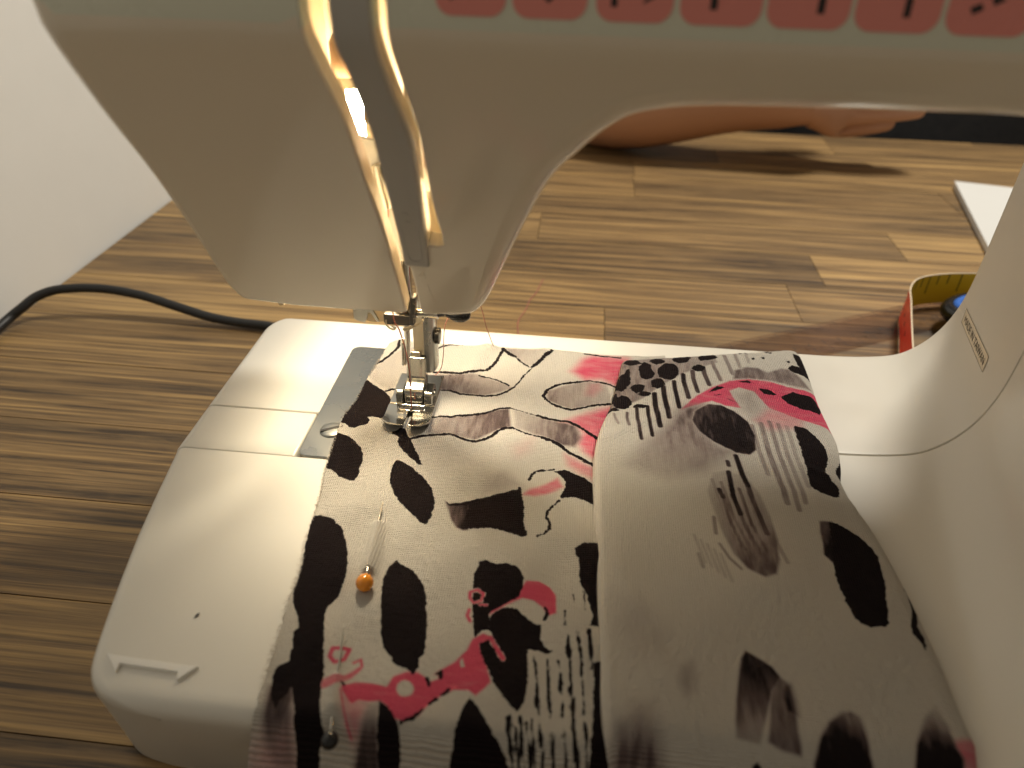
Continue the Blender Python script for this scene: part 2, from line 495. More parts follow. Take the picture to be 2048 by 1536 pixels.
# outlines of the fabric print, tenths of a millimetre on the cloth
PRINT = {
 (0, 'ink'): [([[-224,189],[-196,164],[-159,135],[-124,112],[-98,82],[-78,47],[-68,2],[-69,-28],[-92,-47],[-113,-46],[-133,-42],[-146,-48],[-135,-67],[-139,-87],[-157,-101],[-177,-116],[-195,-114],[-215,-97],[-234,-94],[-250,-72],[-250,-21],[-249,20],[-249,74],[-245,118],[-242,163]],),([[-234,-145],[-204,-157],[-181,-164],[-149,-192],[-123,-225],[-108,-254],[-101,-287],[-103,-317],[-97,-350],[-103,-379],[-118,-383],[-141,-371],[-159,-365],[-172,-351],[-193,-337],[-216,-331],[-227,-290],[-229,-247],[-234,-203],[-238,-161]],),([[7,-261],[32,-271],[71,-295],[102,-325],[127,-354],[151,-391],[165,-427],[173,-471],[171,-508],[164,-537],[158,-546],[137,-533],[111,-508],[85,-482],[58,-456],[33,-421],[12,-376],[3,-337],[0,-292]],),([[-43,-123],[-29,-107],[-17,-91],[-2,-94],[19,-134],[37,-164],[57,-202],[80,-243],[95,-275],[80,-273],[56,-251],[27,-223],[-4,-187],[-15,-166],[-11,-147]],),([[200,-440],[215,-451],[246,-447],[291,-431],[342,-413],[388,-400],[418,-385],[427,-363],[433,-402],[446,-460],[450,-509],[464,-556],[450,-564],[409,-555],[358,-548],[309,-554],[278,-554],[274,-495],[274,-455],[217,-462]],),([[528,-255],[560,-247],[583,-257],[611,-274],[655,-301],[682,-317],[682,-402],[663,-393],[635,-381],[603,-366],[576,-369],[556,-379],[550,-372],[565,-343],[568,-307],[545,-270]],),([[-201,-575],[-180,-545],[-158,-543],[-119,-558],[-85,-584],[-59,-626],[-36,-687],[-19,-746],[-16,-792],[-20,-830],[-32,-859],[-39,-869],[-39,-892],[-21,-948],[-10,-991],[8,-1042],[14,-1066],[15,-1091],[30,-1138],[40,-1177],[50,-1183],[48,-1194],[39,-1205],[38,-1231],[-16,-1234],[-18,-1199],[-32,-1144],[-53,-1099],[-64,-1129],[-73,-1156],[-96,-1123],[-111,-1065],[-100,-1044],[-83,-1034],[-89,-989],[-101,-955],[-92,-939],[-105,-903],[-125,-879],[-144,-832],[-152,-795],[-172,-724],[-182,-662]],),([[104,-681],[127,-698],[156,-712],[177,-736],[199,-766],[214,-809],[229,-873],[240,-940],[244,-978],[235,-994],[235,-1015],[229,-1041],[212,-1026],[195,-1020],[177,-1014],[157,-988],[136,-968],[122,-932],[107,-876],[91,-804],[82,-754],[87,-707]],),([[339,-673],[359,-667],[387,-681],[424,-683],[452,-697],[468,-721],[470,-753],[460,-786],[432,-807],[405,-826],[387,-843],[395,-888],[374,-891],[361,-915],[348,-865],[339,-812],[333,-757],[330,-718],[337,-694]],),([[392,-842],[424,-820],[458,-819],[480,-838],[506,-858],[530,-867],[525,-901],[539,-927],[563,-938],[549,-945],[521,-935],[497,-935],[501,-974],[504,-1010],[503,-1050],[501,-1084],[488,-1108],[467,-1088],[442,-1062],[421,-1035],[402,-996],[384,-961],[375,-930],[392,-917],[410,-909],[392,-883]],),([[372,-1089],[389,-1101],[415,-1131],[441,-1164],[460,-1183],[480,-1201],[491,-1218],[341,-1224],[344,-1207],[349,-1191],[350,-1168],[356,-1137],[364,-1104]],),([[164,-1117],[183,-1125],[205,-1145],[221,-1169],[227,-1187],[230,-1213],[232,-1229],[180,-1232]],),([[603,-603],[629,-583],[688,-575],[690,-848],[650,-856],[659,-811],[643,-751],[622,-703],[618,-643]],),([[661,-966],[697,-957],[708,-1207],[658,-1210],[659,-1155],[664,-1041]],)],
 (0, 'line'): [([[-231,259],[-211,298],[-189,319],[-170,353],[-153,401],[-146,428],[-154,487]],4.5),([[5,428],[31,458],[63,476],[111,482]],3.4),([[33,260],[79,264],[132,265],[189,281],[232,308],[254,348],[268,399],[281,465]],4.5),([[280,472],[302,436],[335,408]],6.0),([[335,408],[360,368],[396,336]],1.7),([[410,332],[433,372],[456,431],[478,466]],6.2),([[410,326],[381,280],[365,237],[349,207]],1.7),([[-124,112],[-103,131],[-78,131]],2.9),([[83,150],[118,149],[153,132],[198,130],[249,130],[291,144],[326,176],[352,207]],3.2),([[211,264],[252,257],[293,240],[331,216]],1.7),([[745,248],[700,282],[661,288],[635,290],[597,268],[546,250],[508,233],[477,201],[464,161],[481,136],[520,109],[571,90],[607,100],[650,118],[712,136]],3.8),([[83,-19],[115,-10],[140,-12],[168,2],[203,11],[245,22],[279,37],[314,57],[348,61]],4.1),([[28,-147],[59,-129],[99,-119],[134,-114],[163,-111],[188,-121],[220,-136],[249,-137],[276,-120],[302,-98],[322,-67],[345,-54],[371,-51]],4.2),([[454,34],[476,27],[525,18],[561,17],[598,-3],[628,-23],[664,-56]],5.2),([[351,61],[402,42],[454,34]],1.1),([[475,-90],[508,-104],[544,-127],[568,-155],[603,-177],[671,-229]],5.0),([[371,-51],[418,-73],[475,-90]],1.0),([[449,-314],[458,-280],[467,-263],[489,-253]],3.1),([[489,-253],[527,-245]],1.0),([[551,-387],[532,-424],[518,-458],[515,-487],[527,-514],[528,-535],[514,-550],[494,-558]],1.8),([[612,471],[681,467],[755,462]],2.4),([[226,-1159],[254,-1148],[269,-1124]],2.2),([[281,-1108],[296,-1096]],2.2),([[307,-1083],[320,-1068]],2.2),([[263,-1044],[271,-1062]],2.4),([[284,-1030],[294,-1024],[295,-1039]],2.2),([[532,-814],[540,-831],[534,-849]],2.4),([[64,-1081],[70,-1085]],1.7)],
 (0, 'wash'): [([[-235,234],[-139,396],[-40,462],[-8,440],[36,247],[-71,186],[-115,124],[-176,161]],1.0,0.22,0.22,[-235,234],[-116,298]),([[32,246],[210,270],[331,216],[349,201],[248,133],[153,135],[82,155],[49,157]],0.8,0.35,0.55,[326,238],[102,209]),([[58,-62],[84,-24],[163,-4],[315,52],[346,56],[365,-47],[322,-62],[248,-128],[187,-117],[98,-114],[73,-108]],0.8,0.35,0.72,[65,-70],[348,25]),([[287,473],[475,466],[409,338],[360,368]],0.8,0.42,0.2,[303,456],[411,394]),([[478,196],[636,285],[700,270],[718,140],[571,95],[478,141]],0.8,0.5,0.3,[486,169],[681,195]),([[364,53],[455,29],[592,-3],[614,-67],[590,-126],[544,-123],[475,-85],[380,-50]],1.2,0.25,0.62,[383,-20],[534,-49]),([[200,-440],[215,-451],[275,-444],[289,-557],[274,-558],[252,-547],[231,-515],[214,-473]],0.5,0.6,0.95,[214,-488],[282,-480]),([[303,-324],[371,-300],[426,-357],[367,-403],[304,-410]],3.0,0.28,0.1,[361,-349],[254,-362]),([[-103,-1105],[-48,-1098],[-16,-1234],[-65,-1227],[-93,-1202],[-97,-1183]],1.5,1.0,0.45,[-79,-1102],[-72,-1206]),([[140,-1130],[166,-1117],[182,-1232],[113,-1235],[131,-1188],[136,-1163]],1.2,0.35,0.75,[142,-1134],[158,-1208])],
 (0, 'pink'): [([[562,340],[606,432],[647,463],[708,465],[789,463],[772,297],[733,269],[681,314],[616,288]],3.0,0.85),([[667,427],[789,456],[765,296],[720,302],[681,356],[708,396]],0.6,0.7),([[537,9],[620,70],[718,125],[717,23],[681,-50],[676,-203],[619,-140],[600,-88],[617,-39],[586,6]],2.5,0.8),([[629,255],[674,284],[681,228],[650,169],[618,176]],2.0,0.45),([[436,-409],[459,-364],[499,-328],[540,-287],[559,-329],[523,-360],[472,-401]],1.0,0.7),([[557,-166],[660,-230],[671,-294],[611,-261],[571,-224]],2.0,0.55),([[383,-143],[448,-88],[442,-154],[401,-203]],4.0,0.18),([[-131,-1218],[-31,-1163],[-11,-1233],[-129,-1243]],3.0,0.35),([[65,-1090],[70,-1085],[93,-1072],[129,-1071],[172,-1078],[182,-1047],[211,-1031],[238,-1030],[264,-1045],[291,-1019],[323,-990],[345,-955],[356,-918],[380,-899],[402,-907],[402,-921],[384,-929],[375,-935],[386,-961],[402,-996],[417,-1040],[398,-1067],[386,-1080],[367,-1066],[331,-1067],[303,-1087],[278,-1114],[262,-1143],[230,-1158],[207,-1153],[183,-1125],[163,-1115],[138,-1120],[115,-1118],[101,-1130],[82,-1113],[73,-1104]],0.35,1.0),([[10,-1074],[36,-1064],[63,-1061],[90,-1027],[99,-1034],[82,-1063],[68,-1078],[45,-1093],[17,-1098]],0.35,0.75),([[72,-1099],[120,-1118],[139,-1125],[136,-1163],[131,-1188],[118,-1193],[98,-1169],[80,-1136]],2.0,0.5),([[463,-766],[476,-736],[511,-729],[542,-741],[559,-768],[563,-831],[541,-839],[527,-814],[500,-793],[470,-788],[433,-810],[414,-824],[387,-846],[391,-833],[422,-802],[459,-779]],0.35,1.0)],
 (0, 'dash'): [([[469,-1125],[473,-1150],[478,-1170],[481,-1186],[485,-1197],[488,-1207],[492,-1217]],5.5),([[496,-1117],[500,-1144],[504,-1166],[508,-1183],[512,-1195],[516,-1206],[519,-1216]],5.5),([[522,-1119],[526,-1145],[530,-1166],[534,-1183],[537,-1195],[541,-1205],[545,-1215]],3.7),([[515,-951],[520,-984],[525,-1016],[529,-1047],[533,-1077],[537,-1107],[542,-1135],[546,-1160],[549,-1179],[553,-1193],[557,-1203],[562,-1214]],3.7),([[547,-958],[551,-993],[555,-1027],[560,-1060],[564,-1092],[568,-1123],[572,-1151],[576,-1174],[580,-1190],[584,-1201],[589,-1213]],4.1),([[578,-965],[582,-999],[586,-1032],[590,-1063],[593,-1094],[597,-1124],[600,-1151],[604,-1173],[608,-1189],[612,-1200],[617,-1212]],4.1),([[595,-893],[599,-929],[603,-963],[606,-997],[610,-1030],[613,-1061],[616,-1092],[619,-1122],[622,-1150],[626,-1172],[630,-1188],[634,-1200],[639,-1210]],5.8),([[623,-884],[627,-921],[630,-956],[633,-990],[636,-1023],[639,-1055],[642,-1087],[644,-1117],[647,-1146],[650,-1169],[654,-1186],[659,-1198],[664,-1210]],4.1),([[651,-870],[654,-907],[656,-942],[659,-977]],5.5),([[487,-1145],[492,-1167],[496,-1184],[499,-1196],[503,-1206],[507,-1217]],5.5),([[511,-1129],[516,-1157],[520,-1178],[525,-1192],[529,-1204],[533,-1216]],4.1),([[583,-819],[586,-843],[590,-865]],4.0),([[602,-731],[605,-756],[609,-780]],4.0),([[633,-728],[635,-765],[639,-801]],4.0)],
 (0, 'pline'): [([[40,-982],[13,-988],[12,-1010],[28,-1024],[49,-1013],[54,-983],[40,-982]],4.0),([[74,-1018],[89,-1006],[97,-1026],[87,-1048]],2.2),([[328,-776],[347,-768],[365,-781],[362,-803],[343,-809],[330,-795],[328,-776]],3.5),([[334,-831],[331,-849],[341,-866]],3.5),([[359,-816],[379,-817]],2.6),([[400,-910],[418,-936],[438,-966]],5.5),([[67,-1100],[87,-1145],[104,-1178],[114,-1191]],1.3)],
 (0, 'hole'): [([[238,-1074],[237,-1086],[231,-1094],[221,-1098],[210,-1097],[201,-1090],[195,-1079],[196,-1068],[202,-1059],[211,-1055],[223,-1057],[232,-1064]],),([[263,-1038],[286,-1030],[291,-1042],[270,-1052]],),([[462,-807],[492,-812],[523,-839],[529,-855],[500,-847],[469,-827]],),([[334,-988],[339,-977],[348,-1002],[339,-1006]],)],
 (1, 'wash'): [([[749,416],[1117,496],[1128,409],[979,319],[828,139],[683,20],[708,173],[747,327]],0.5,0.5,0.42,[767,269],[1074,419]),([[1185,362],[1240,393],[1282,390],[1311,363],[1369,402],[1401,398],[1426,356],[1457,271],[1386,283],[1310,310],[1228,314],[1173,304]],0.8,0.6,0.5,[1182,339],[1397,337]),([[1005,74],[1057,124],[1105,127],[1147,93],[1184,32],[1198,-40],[1189,-112],[1163,-144],[1120,-144],[1087,-125],[1047,-95],[1008,-40],[992,21]],0.6,0.82,1.0,[1010,49],[1101,-16]),([[960,95],[1041,119],[1000,22],[1059,-117],[1113,-144],[1000,-257],[892,-292],[754,-245],[816,-124],[897,-17]],4.0,0.68,0.3,[1006,88],[812,-216]),([[1165,218],[1241,243],[1262,134],[1217,49],[1180,110]],5.0,0.35,0.3,[1183,124],[1229,77]),([[1028,-254],[1071,-243],[1131,-262],[1161,-330],[1177,-424],[1184,-522],[1171,-606],[1154,-652],[1121,-668],[1078,-642],[1050,-588],[1030,-505],[1015,-416],[1004,-339]],0.6,0.2,0.62,[1037,-294],[1154,-617]),([[1320,-429],[1357,-427],[1328,-591],[1305,-555],[1312,-513],[1313,-471]],0.4,0.7,0.9,[1313,-471],[1342,-510]),([[1033,-903],[1059,-918],[1090,-941],[1105,-968],[1077,-1010],[1058,-1066],[1029,-1139],[978,-1132],[979,-1100],[989,-1047],[1002,-991],[1019,-926]],0.45,0.9,0.4,[1018,-949],[1038,-1130]),([[1090,-941],[1105,-968],[1122,-983],[1124,-1021],[1123,-1058],[1118,-1105],[1121,-1134],[1119,-1153],[1074,-1146],[1047,-1133],[1063,-1065]],0.5,0.55,0.6,[1088,-953],[1106,-1110]),([[1109,-985],[1123,-988],[1125,-1027],[1123,-1064],[1101,-1061],[1097,-1024]],1.6,1.0,1.0,[1105,-996],[1123,-1058]),([[1147,-1188],[1146,-1161],[1165,-1113],[1193,-1071],[1228,-1044],[1249,-1039],[1268,-1052],[1269,-1093],[1266,-1137],[1276,-1180]],0.7,0.55,1.15,[1226,-1052],[1206,-1142]),([[1353,-1175],[1374,-1105],[1414,-1036],[1449,-1003],[1460,-1051],[1458,-1105],[1467,-1126],[1458,-1168]],0.7,0.2,1.1,[1441,-1012],[1410,-1135]),([[706,-1132],[750,-1080],[798,-1075],[808,-1150],[821,-1202],[707,-1208]],3.0,0.25,0.7,[749,-1101],[759,-1190]),([[870,-972],[897,-952],[903,-991],[894,-1031],[873,-1045],[864,-1013]],2.0,0.3,0.3,[884,-976],[879,-1033]),([[732,-786],[775,-815],[824,-887],[816,-943],[765,-943],[730,-873]],7.0,0.2,0.2,[743,-784],[817,-925])],
 (1, 'ink'): [([[836,380],[814,367],[791,354],[770,361],[761,379],[774,404],[788,423],[813,414],[826,398]],),([[928,405],[909,387],[890,379],[876,388],[863,402],[875,421],[891,441],[909,432],[922,418]],),([[1021,426],[1010,405],[981,392],[960,409],[952,425],[963,450],[985,465],[1012,470],[1032,453]],),([[1136,452],[1114,433],[1087,425],[1061,419],[1059,450],[1071,480],[1091,493],[1119,509],[1127,480]],),([[881,307],[867,272],[841,262],[826,273],[820,318],[820,355],[844,396],[868,377],[870,350]],),([[971,317],[950,277],[924,268],[896,287],[891,319],[896,355],[928,394],[961,389],[973,356]],),([[1076,360],[1061,346],[1045,337],[1032,344],[1022,359],[1034,380],[1048,390],[1063,383],[1076,378]],),([[785,224],[769,197],[749,168],[727,198],[718,230],[730,272],[748,280],[769,291],[786,267]],),([[913,232],[902,213],[880,202],[864,210],[860,234],[862,259],[882,274],[902,278],[913,257]],),([[834,197],[829,179],[806,166],[793,178],[781,195],[791,214],[805,222],[821,228],[838,217]],),([[858,163],[843,152],[831,150],[819,152],[810,161],[818,172],[829,182],[844,180],[858,176]],),([[786,96],[772,72],[750,62],[728,68],[717,96],[727,121],[749,149],[771,148],[785,122]],),([[737,131],[729,112],[717,105],[709,109],[704,135],[712,159],[716,172],[729,174],[734,156]],),([[742,53],[724,45],[708,42],[694,39],[684,49],[689,61],[705,70],[723,67],[738,61]],),([[842,89],[830,82],[814,79],[791,78],[791,86],[798,96],[812,104],[829,103],[843,97]],),([[787,286],[782,266],[774,262],[767,276],[766,290],[768,310],[774,319],[783,329],[786,306]],),([[1331,209],[1378,243],[1454,225],[1471,161],[1456,130],[1404,142],[1348,172]],),([[1066,202],[1137,251],[1105,254]],),([[1175,289],[1248,287],[1226,302]],),([[1256,259],[1299,250],[1321,217],[1277,219]],),([[1128,188],[1172,156],[1142,173]],),([[1080,186],[1123,206],[1090,197]],),([[1442,533],[1476,529],[1481,457],[1485,379],[1486,311],[1463,353],[1414,377],[1393,405],[1417,432],[1444,423],[1438,483]],),([[1226,519],[1240,525],[1240,508],[1228,503]],),([[1241,530],[1255,535],[1255,518],[1243,513]],),([[1266,467],[1280,472],[1279,455],[1268,451]],),([[1335,543],[1349,548],[1349,531],[1337,526]],),([[1348,539],[1362,544],[1361,527],[1349,523]],),([[1307,479],[1321,484],[1320,468],[1308,463]],),([[1402,461],[1416,466],[1415,450],[1403,445]],),([[1138,-72],[1166,-80],[1154,-111],[1129,-108]],),([[1345,43],[1382,39],[1407,-14],[1423,-71],[1418,-129],[1393,-198],[1403,-239],[1420,-268],[1408,-314],[1383,-322],[1353,-306],[1326,-279],[1333,-216],[1337,-150],[1341,-81],[1341,-10]],),([[1464,-123],[1473,-155],[1453,-233],[1429,-204],[1433,-176]],),([[1348,-426],[1389,-445],[1423,-475],[1447,-517],[1455,-552],[1448,-599],[1442,-652],[1427,-704],[1419,-752],[1408,-787],[1397,-796],[1360,-800],[1345,-797],[1329,-777],[1324,-737],[1320,-688],[1317,-645],[1325,-583],[1340,-493]],),([[1510,-539],[1525,-583],[1533,-627],[1529,-671],[1504,-729],[1482,-785],[1490,-816],[1486,-841],[1477,-854],[1472,-830],[1459,-807],[1466,-780],[1487,-731],[1498,-674],[1497,-645],[1512,-607]],),([[1009,-1184],[1019,-1167],[1041,-1182]],)],
 (1, 'bar'): [([[842,93],[842,34],[850,-78]],5.7,0.9),([[870,169],[870,103],[880,-19]],8.5,0.95),([[905,220],[905,157],[915,36]],8.3,0.95),([[948,262],[947,204],[954,94]],6.9,0.95),([[987,316],[985,260],[992,154]],7.9,0.85),([[1025,341],[1023,293],[1030,201]],7.5,0.75),([[1068,367],[1068,329],[1079,258]],7.6,0.75),([[1107,415],[1110,373],[1126,294]],6.7,0.55),([[1163,479],[1164,430],[1175,338]],6.8,0.5),([[1210,502],[1206,462],[1210,386]],5.9,0.4),([[1256,517],[1250,485],[1250,426]],5.1,0.3),([[722,31],[724,12],[735,-25]],3.7,0.45),([[768,44],[766,17],[772,-33]],4.7,0.6),([[803,75],[803,13],[812,-101]],5.5,0.85),([[1195,15],[1199,-117],[1206,-237]],6.5,0.42),([[1228,32],[1232,-180],[1241,-364]],8.1,0.5),([[1261,49],[1264,-187],[1271,-389]],6.5,0.46),([[1290,40],[1290,-173],[1295,-357]],6.5,0.38),([[1318,31],[1317,-136],[1320,-285]],6.5,0.3),([[1346,22],[1345,-87],[1346,-188]],6.5,0.22),([[1024,-286],[1046,-431],[1078,-560]],5.2,0.4),([[1050,-297],[1071,-441],[1102,-569]],5.2,0.55),([[1076,-308],[1095,-451],[1125,-578]],5.2,0.62),([[1102,-319],[1119,-461],[1148,-587]],5.2,0.6),([[1127,-330],[1143,-470],[1170,-595]],5.0,0.5),([[1152,-341],[1167,-480],[1193,-604]],5.2,0.35),([[945,-524],[954,-575],[965,-631]],3.4,0.2),([[962,-542],[971,-591],[981,-647]],2.5,0.2),([[979,-558],[987,-607],[997,-662]],3.3,0.2),([[996,-575],[1003,-623],[1013,-678]],3.3,0.2),([[1012,-591],[1019,-639],[1029,-692]],3.4,0.2),([[1114,-161],[1122,-253],[1131,-303]],7.6,0.9),([[1131,-303],[1142,-400],[1157,-499]],7.3,0.7),([[1079,-247],[1080,-350],[1092,-425]],6.9,0.9),([[1092,-425],[1106,-505],[1123,-588]],6.2,0.6),([[1040,-327],[1049,-359]],6.2,0.85),([[1049,-359],[1061,-466],[1083,-568]],5.5,0.6),([[1083,-195],[1084,-217]],5.9,0.8),([[1012,-444],[1010,-508]],4.8,0.55),([[1015,-551],[1035,-607],[1060,-644]],3.7,0.45),([[950,-600],[957,-648]],4.7,0.35)],
 (1, 'pink'): [([[959,82],[1023,172],[1087,244],[1159,293],[1228,311],[1308,303],[1368,274],[1430,260],[1476,252],[1485,190],[1494,98],[1491,-3],[1467,50],[1404,74],[1376,83],[1334,103],[1278,136],[1240,235],[1187,257],[1150,231],[1175,123],[1121,129],[1076,151],[1025,117]],0.5,0.95),([[1209,49],[1281,150],[1395,98],[1373,32],[1253,-2]],2.5,0.45),([[1417,-1122],[1449,-1092],[1496,-1077],[1526,-1069],[1511,-1164],[1450,-1169],[1450,-1131]],1.2,0.65)],
 (0, 'edgeL'): [[-189,445],[-204,291],[-211,171],[-218,53],[-232,-53],[-227,-188],[-213,-329],[-194,-445],[-177,-584],[-155,-736],[-145,-873],[-130,-1009],[-122,-1106],[-119,-1177],[-131,-1212],[-138,-1241]],
 (0, 'top'): [[-189,445],[-152,481],[-87,474],[-4,477],[183,479],[389,479],[593,480],[765,480],[937,503]],
 (1, 'edgeL'): [[759,413],[735,258],[711,109],[672,-44],[656,-155],[652,-281],[659,-462],[666,-657],[674,-873],[680,-1079],[692,-1175],[702,-1204]],
 (1, 'edgeR'): [[1467,591],[1478,535],[1477,373],[1472,208],[1478,73],[1481,-24],[1463,-143],[1444,-230],[1456,-320],[1481,-440],[1500,-593],[1510,-759],[1513,-891],[1511,-997],[1514,-1075],[1508,-1104],[1496,-1159]],
 (1, 'top'): [[759,413],[868,439],[1049,481],[1274,538],[1467,591]],
}

# ================================================================== SETTING: table and wall
TX0, TX1, TY0, TY1 = -0.248, 0.95, -0.42, 0.553
table = pyd('table_top', [(x, y, z) for z in (-0.034, -0.0035) for y in (TY0, TY1) for x in (TX0 + 0.002, TX1)],
            [(0, 2, 3, 1), (4, 5, 7, 6), (0, 1, 5, 4), (2, 6, 7, 3), (0, 4, 6, 2), (1, 3, 7, 5)], 'table_gap')
tag(table, kind='structure')

def plank_mesh():
    bm = bmesh.new()
    bmesh.ops.create_cube(bm, size=1.0)
    me = bpy.data.meshes.new('plank')
    bm.to_mesh(me)
    bm.free()
    me.materials.append(MAT['wood'])
    return me
pm = plank_mesh()
rp = random.Random(21)
joint_fix = {8: [0.169, 0.62], 6: [0.285, 0.70], 5: [0.175, 0.58], 0: [-0.135, 0.21]}
rows = []
k = 0
while True:
    a = 0.219 + (k - 14) * 0.0463
    b2 = a + 0.0463
    k += 1
    if b2 < TY0:
        continue
    if a > TY1:
        break
    rows.append((max(a, TY0), min(b2, TY1), k))
for (a, b2, k) in rows:
    ri = k - 15
    if ri in joint_fix:
        cuts = joint_fix[ri]
    else:
        cuts = []
        x = TX0 + rp.uniform(0.05, 0.36)
        while x < TX1 - 0.05:
            cuts.append(x)
            x += rp.uniform(0.24, 0.46)
    xs = [TX0] + [c for c in cuts] + [TX1]
    for x0, x1 in zip(xs, xs[1:]):
        o = bpy.data.objects.new('plank', pm)
        link(o, table)
        top = -0.00012 * rp.random()
        o.scale = (x1 - x0 - 0.0004, b2 - a - 0.0005, 0.031)
        o.location = ((x0 + x1) / 2, (a + b2) / 2, top - 0.0155)

bm = bmesh.new()
add_box(bm, -272, -250.5, -420, 1500, -760, 1300)
wall = from_bm('wall', bm, 'wall', None, smooth=False)
tag(wall, kind='structure')

# ================================================================== SEWING MACHINE
machine = tag(empty('sewing_machine', (0, 0, 0)), 'glossy cream sewing machine with flat bed and lit lamp behind its thread slots', 'sewing machine')

# ------------------------------------------------------------------ bed, free arm and pillar
FIL = [(-46, 0.0), (-36, 0.35), (-28, 1.0), (-20.5, 2.2), (-15, 4.4), (-9.6, 9.0), (-6.2, 13.5), (-3.6, 18.5), (-1.6, 25), (-0.5, 32), (0, 40), (0.2, 60), (0.2, 90), (0, 142)]
FILC = catmull([(a, b) for a, b in FIL], 4)
def pillar_x(y):
    return 192.0 + (y + 3.0) * (14.0 / 67.0)
ZB = HB / MM

def profile(y, xl, r=4.0, xr=None, flare=4.0):
    """cross-section of the bed at y: left wall, rounded edge, flat top, concave rise into the pillar (mm)"""
    P = [(xl - flare, 0.3), (xl - flare * 0.35, ZB * 0.45)]
    for k in range(7):
        t = math.pi / 2 * k / 6
        P.append((xl + r * (1 - math.cos(t)), ZB - r * (1 - math.sin(t))))
    if xr is not None:
        for x in np.linspace(xl + r, xr - 0.8, 5)[1:]:
            P.append((float(x), ZB))
        P += [(xr - 0.3, ZB - 0.15), (xr, ZB - 0.7), (xr, ZB - 7)]
        return P
    px = pillar_x(y)
    for x in np.linspace(xl + r, px - 46, 14)[1:-1]:
        P.append((float(x), ZB))
    for a, b in FILC:
        P.append((px + a, ZB + b))
    return P

def inset(P, d):
    out = []
    n = len(P)
    for i in range(n):
        a = np.array(P[max(i - 1, 0)])
        c = np.array(P[min(i + 1, n - 1)])
        t = (c - a) / (np.linalg.norm(c - a) + 1e-9)
        nrm = np.array([t[1], -t[0]])          # to the right of travel = into the body
        out.append((P[i][0] + nrm[0] * d, P[i][1] + nrm[1] * d))
    return out

def sweep(stations, r_front, r_rear, prof):
    """rows of profile points; the ends are rounded by insetting the profile"""
    rows = []
    y0, y1 = stations[0], stations[-1]
    for y in stations:
        d = 0.0
        if r_front and y < y0 + r_front:
            d = r_front - math.sqrt(max(0, r_front ** 2 - (y0 + r_front - y) ** 2))
        if r_rear and y > y1 - r_rear:
            d = r_rear - math.sqrt(max(0, r_rear ** 2 - (y - (y1 - r_rear)) ** 2))
        rows.append([(p[0], y, p[1]) for p in inset(prof(y), d)])
    return rows

def rows_mesh(V, F, rows):
    base = len(V)
    n = len(rows[0])
    for r in rows:
        V += [(p[0] * MM, p[1] * MM, p[2] * MM) for p in r]
    for i in range(len(rows) - 1):
        for j in range(n - 1):
            a = base + i * n + j
            F.append((a, a + 1, a + n + 1, a + n))

def skirt(row, y_to, k=6):
    """end wall from a row straight down to the table, drifting to y_to"""
    out = []
    for i in range(k + 1):
        t = i / k
        out.append([(p[0], p[1] + (y_to - p[1]) * t ** 1.4, p[2] * (1 - t) + 0.3 * t) for p in row])
    return out

def ends(a, b, r):
    s = [a + r * (1 - math.cos(t)) for t in np.linspace(0, math.pi / 2, 7)]
    return s

# rear body: free arm plus pillar
def xl_rear(y):
    return -76.0 + (13.0 - math.sqrt(max(0.0, 169.0 - max(0.0, y - 52.0) ** 2)))
st = [-2.7, -2.4, -1.8] + list(np.linspace(0, 48, 9)) + [51, 53, 55, 57, 58.5, 60, 61.2, 62.2, 63.0, 63.6, 64.0, 64.2]
def d_front(y):
    return 0.0
V, F = [], []
rr = sweep(st, 0.5, 3.6, lambda y: profile(y, xl_rear(y)))
rows_mesh(V, F, rr)
rows_mesh(V, F, skirt(rr[0], -2.7)[::-1])
rows_mesh(V, F, skirt(rr[-1], 63.0))
pyd('free_arm', V, F, 'bed_plastic', machine, smooth=True, autoedge=50)

# front extension table
XLY = [-118.8, -118.3, -117.2, -115.6, -112.5, -109.4, -105.3, -95, -81.9, -65.3, -47.2, -26]
XLX = [-40.0, -44.5, -48.6, -52.0, -55.5, -57.6, -59.2, -62.0, -65.2, -69.0, -72.3, -75.8]
def xl_front(y):
    return interp(y, XLY, XLX)
st = [-118.8, -118.6, -118.2, -117.6, -116.8, -115.8, -114.6, -113.2, -111.5, -109, -106, -102, -97, -90, -82, -74, -66, -58, -50, -42, -35, -29, -27.9, -27.4]
V, F = [], []
rr = sweep(st, 5.0, 0, lambda y: profile(y, xl_front(y), r=4.5, flare=5.0))
rows_mesh(V, F, rr)
rows_mesh(V, F, skirt(rr[0], -118.8, 8)[::-1])
def tuck(p):
    """the front wall leans in towards the table"""
    k_ = min(1.0, max(0.0, (-p[1] / MM - 86.0) / 32.8))
    d_ = min(1.0, max(0.0, (ZB - p[2] / MM) / ZB))
    return (p[0], p[1] + 9.5 * MM * k_ * d_ ** 1.3, p[2])
V = [tuck(p) for p in V]
rows_mesh(V, F, skirt(rr[-1], -27.4))
st2 = [-27.4, -20, -12, -4.2, -3.5, -3.2]
rr2 = sweep(st2, 0, 0.5, lambda y: profile(y, 33.8, r=0.7, flare=0.0))
rows_mesh(V, F, rr2)
rows_mesh(V, F, skirt(rr2[-1], -3.2))
ext = pyd('extension_table', V, F, 'bed_plastic', machine, smooth=True)
bm = bmesh.new()
bm.from_mesh(ext.data)
bmesh.ops.remove_doubles(bm, verts=bm.verts[:], dist=0.00005)
bm.to_mesh(ext.data)
bm.free()
ext.data.set_sharp_from_angle(angle=math.radians(50))

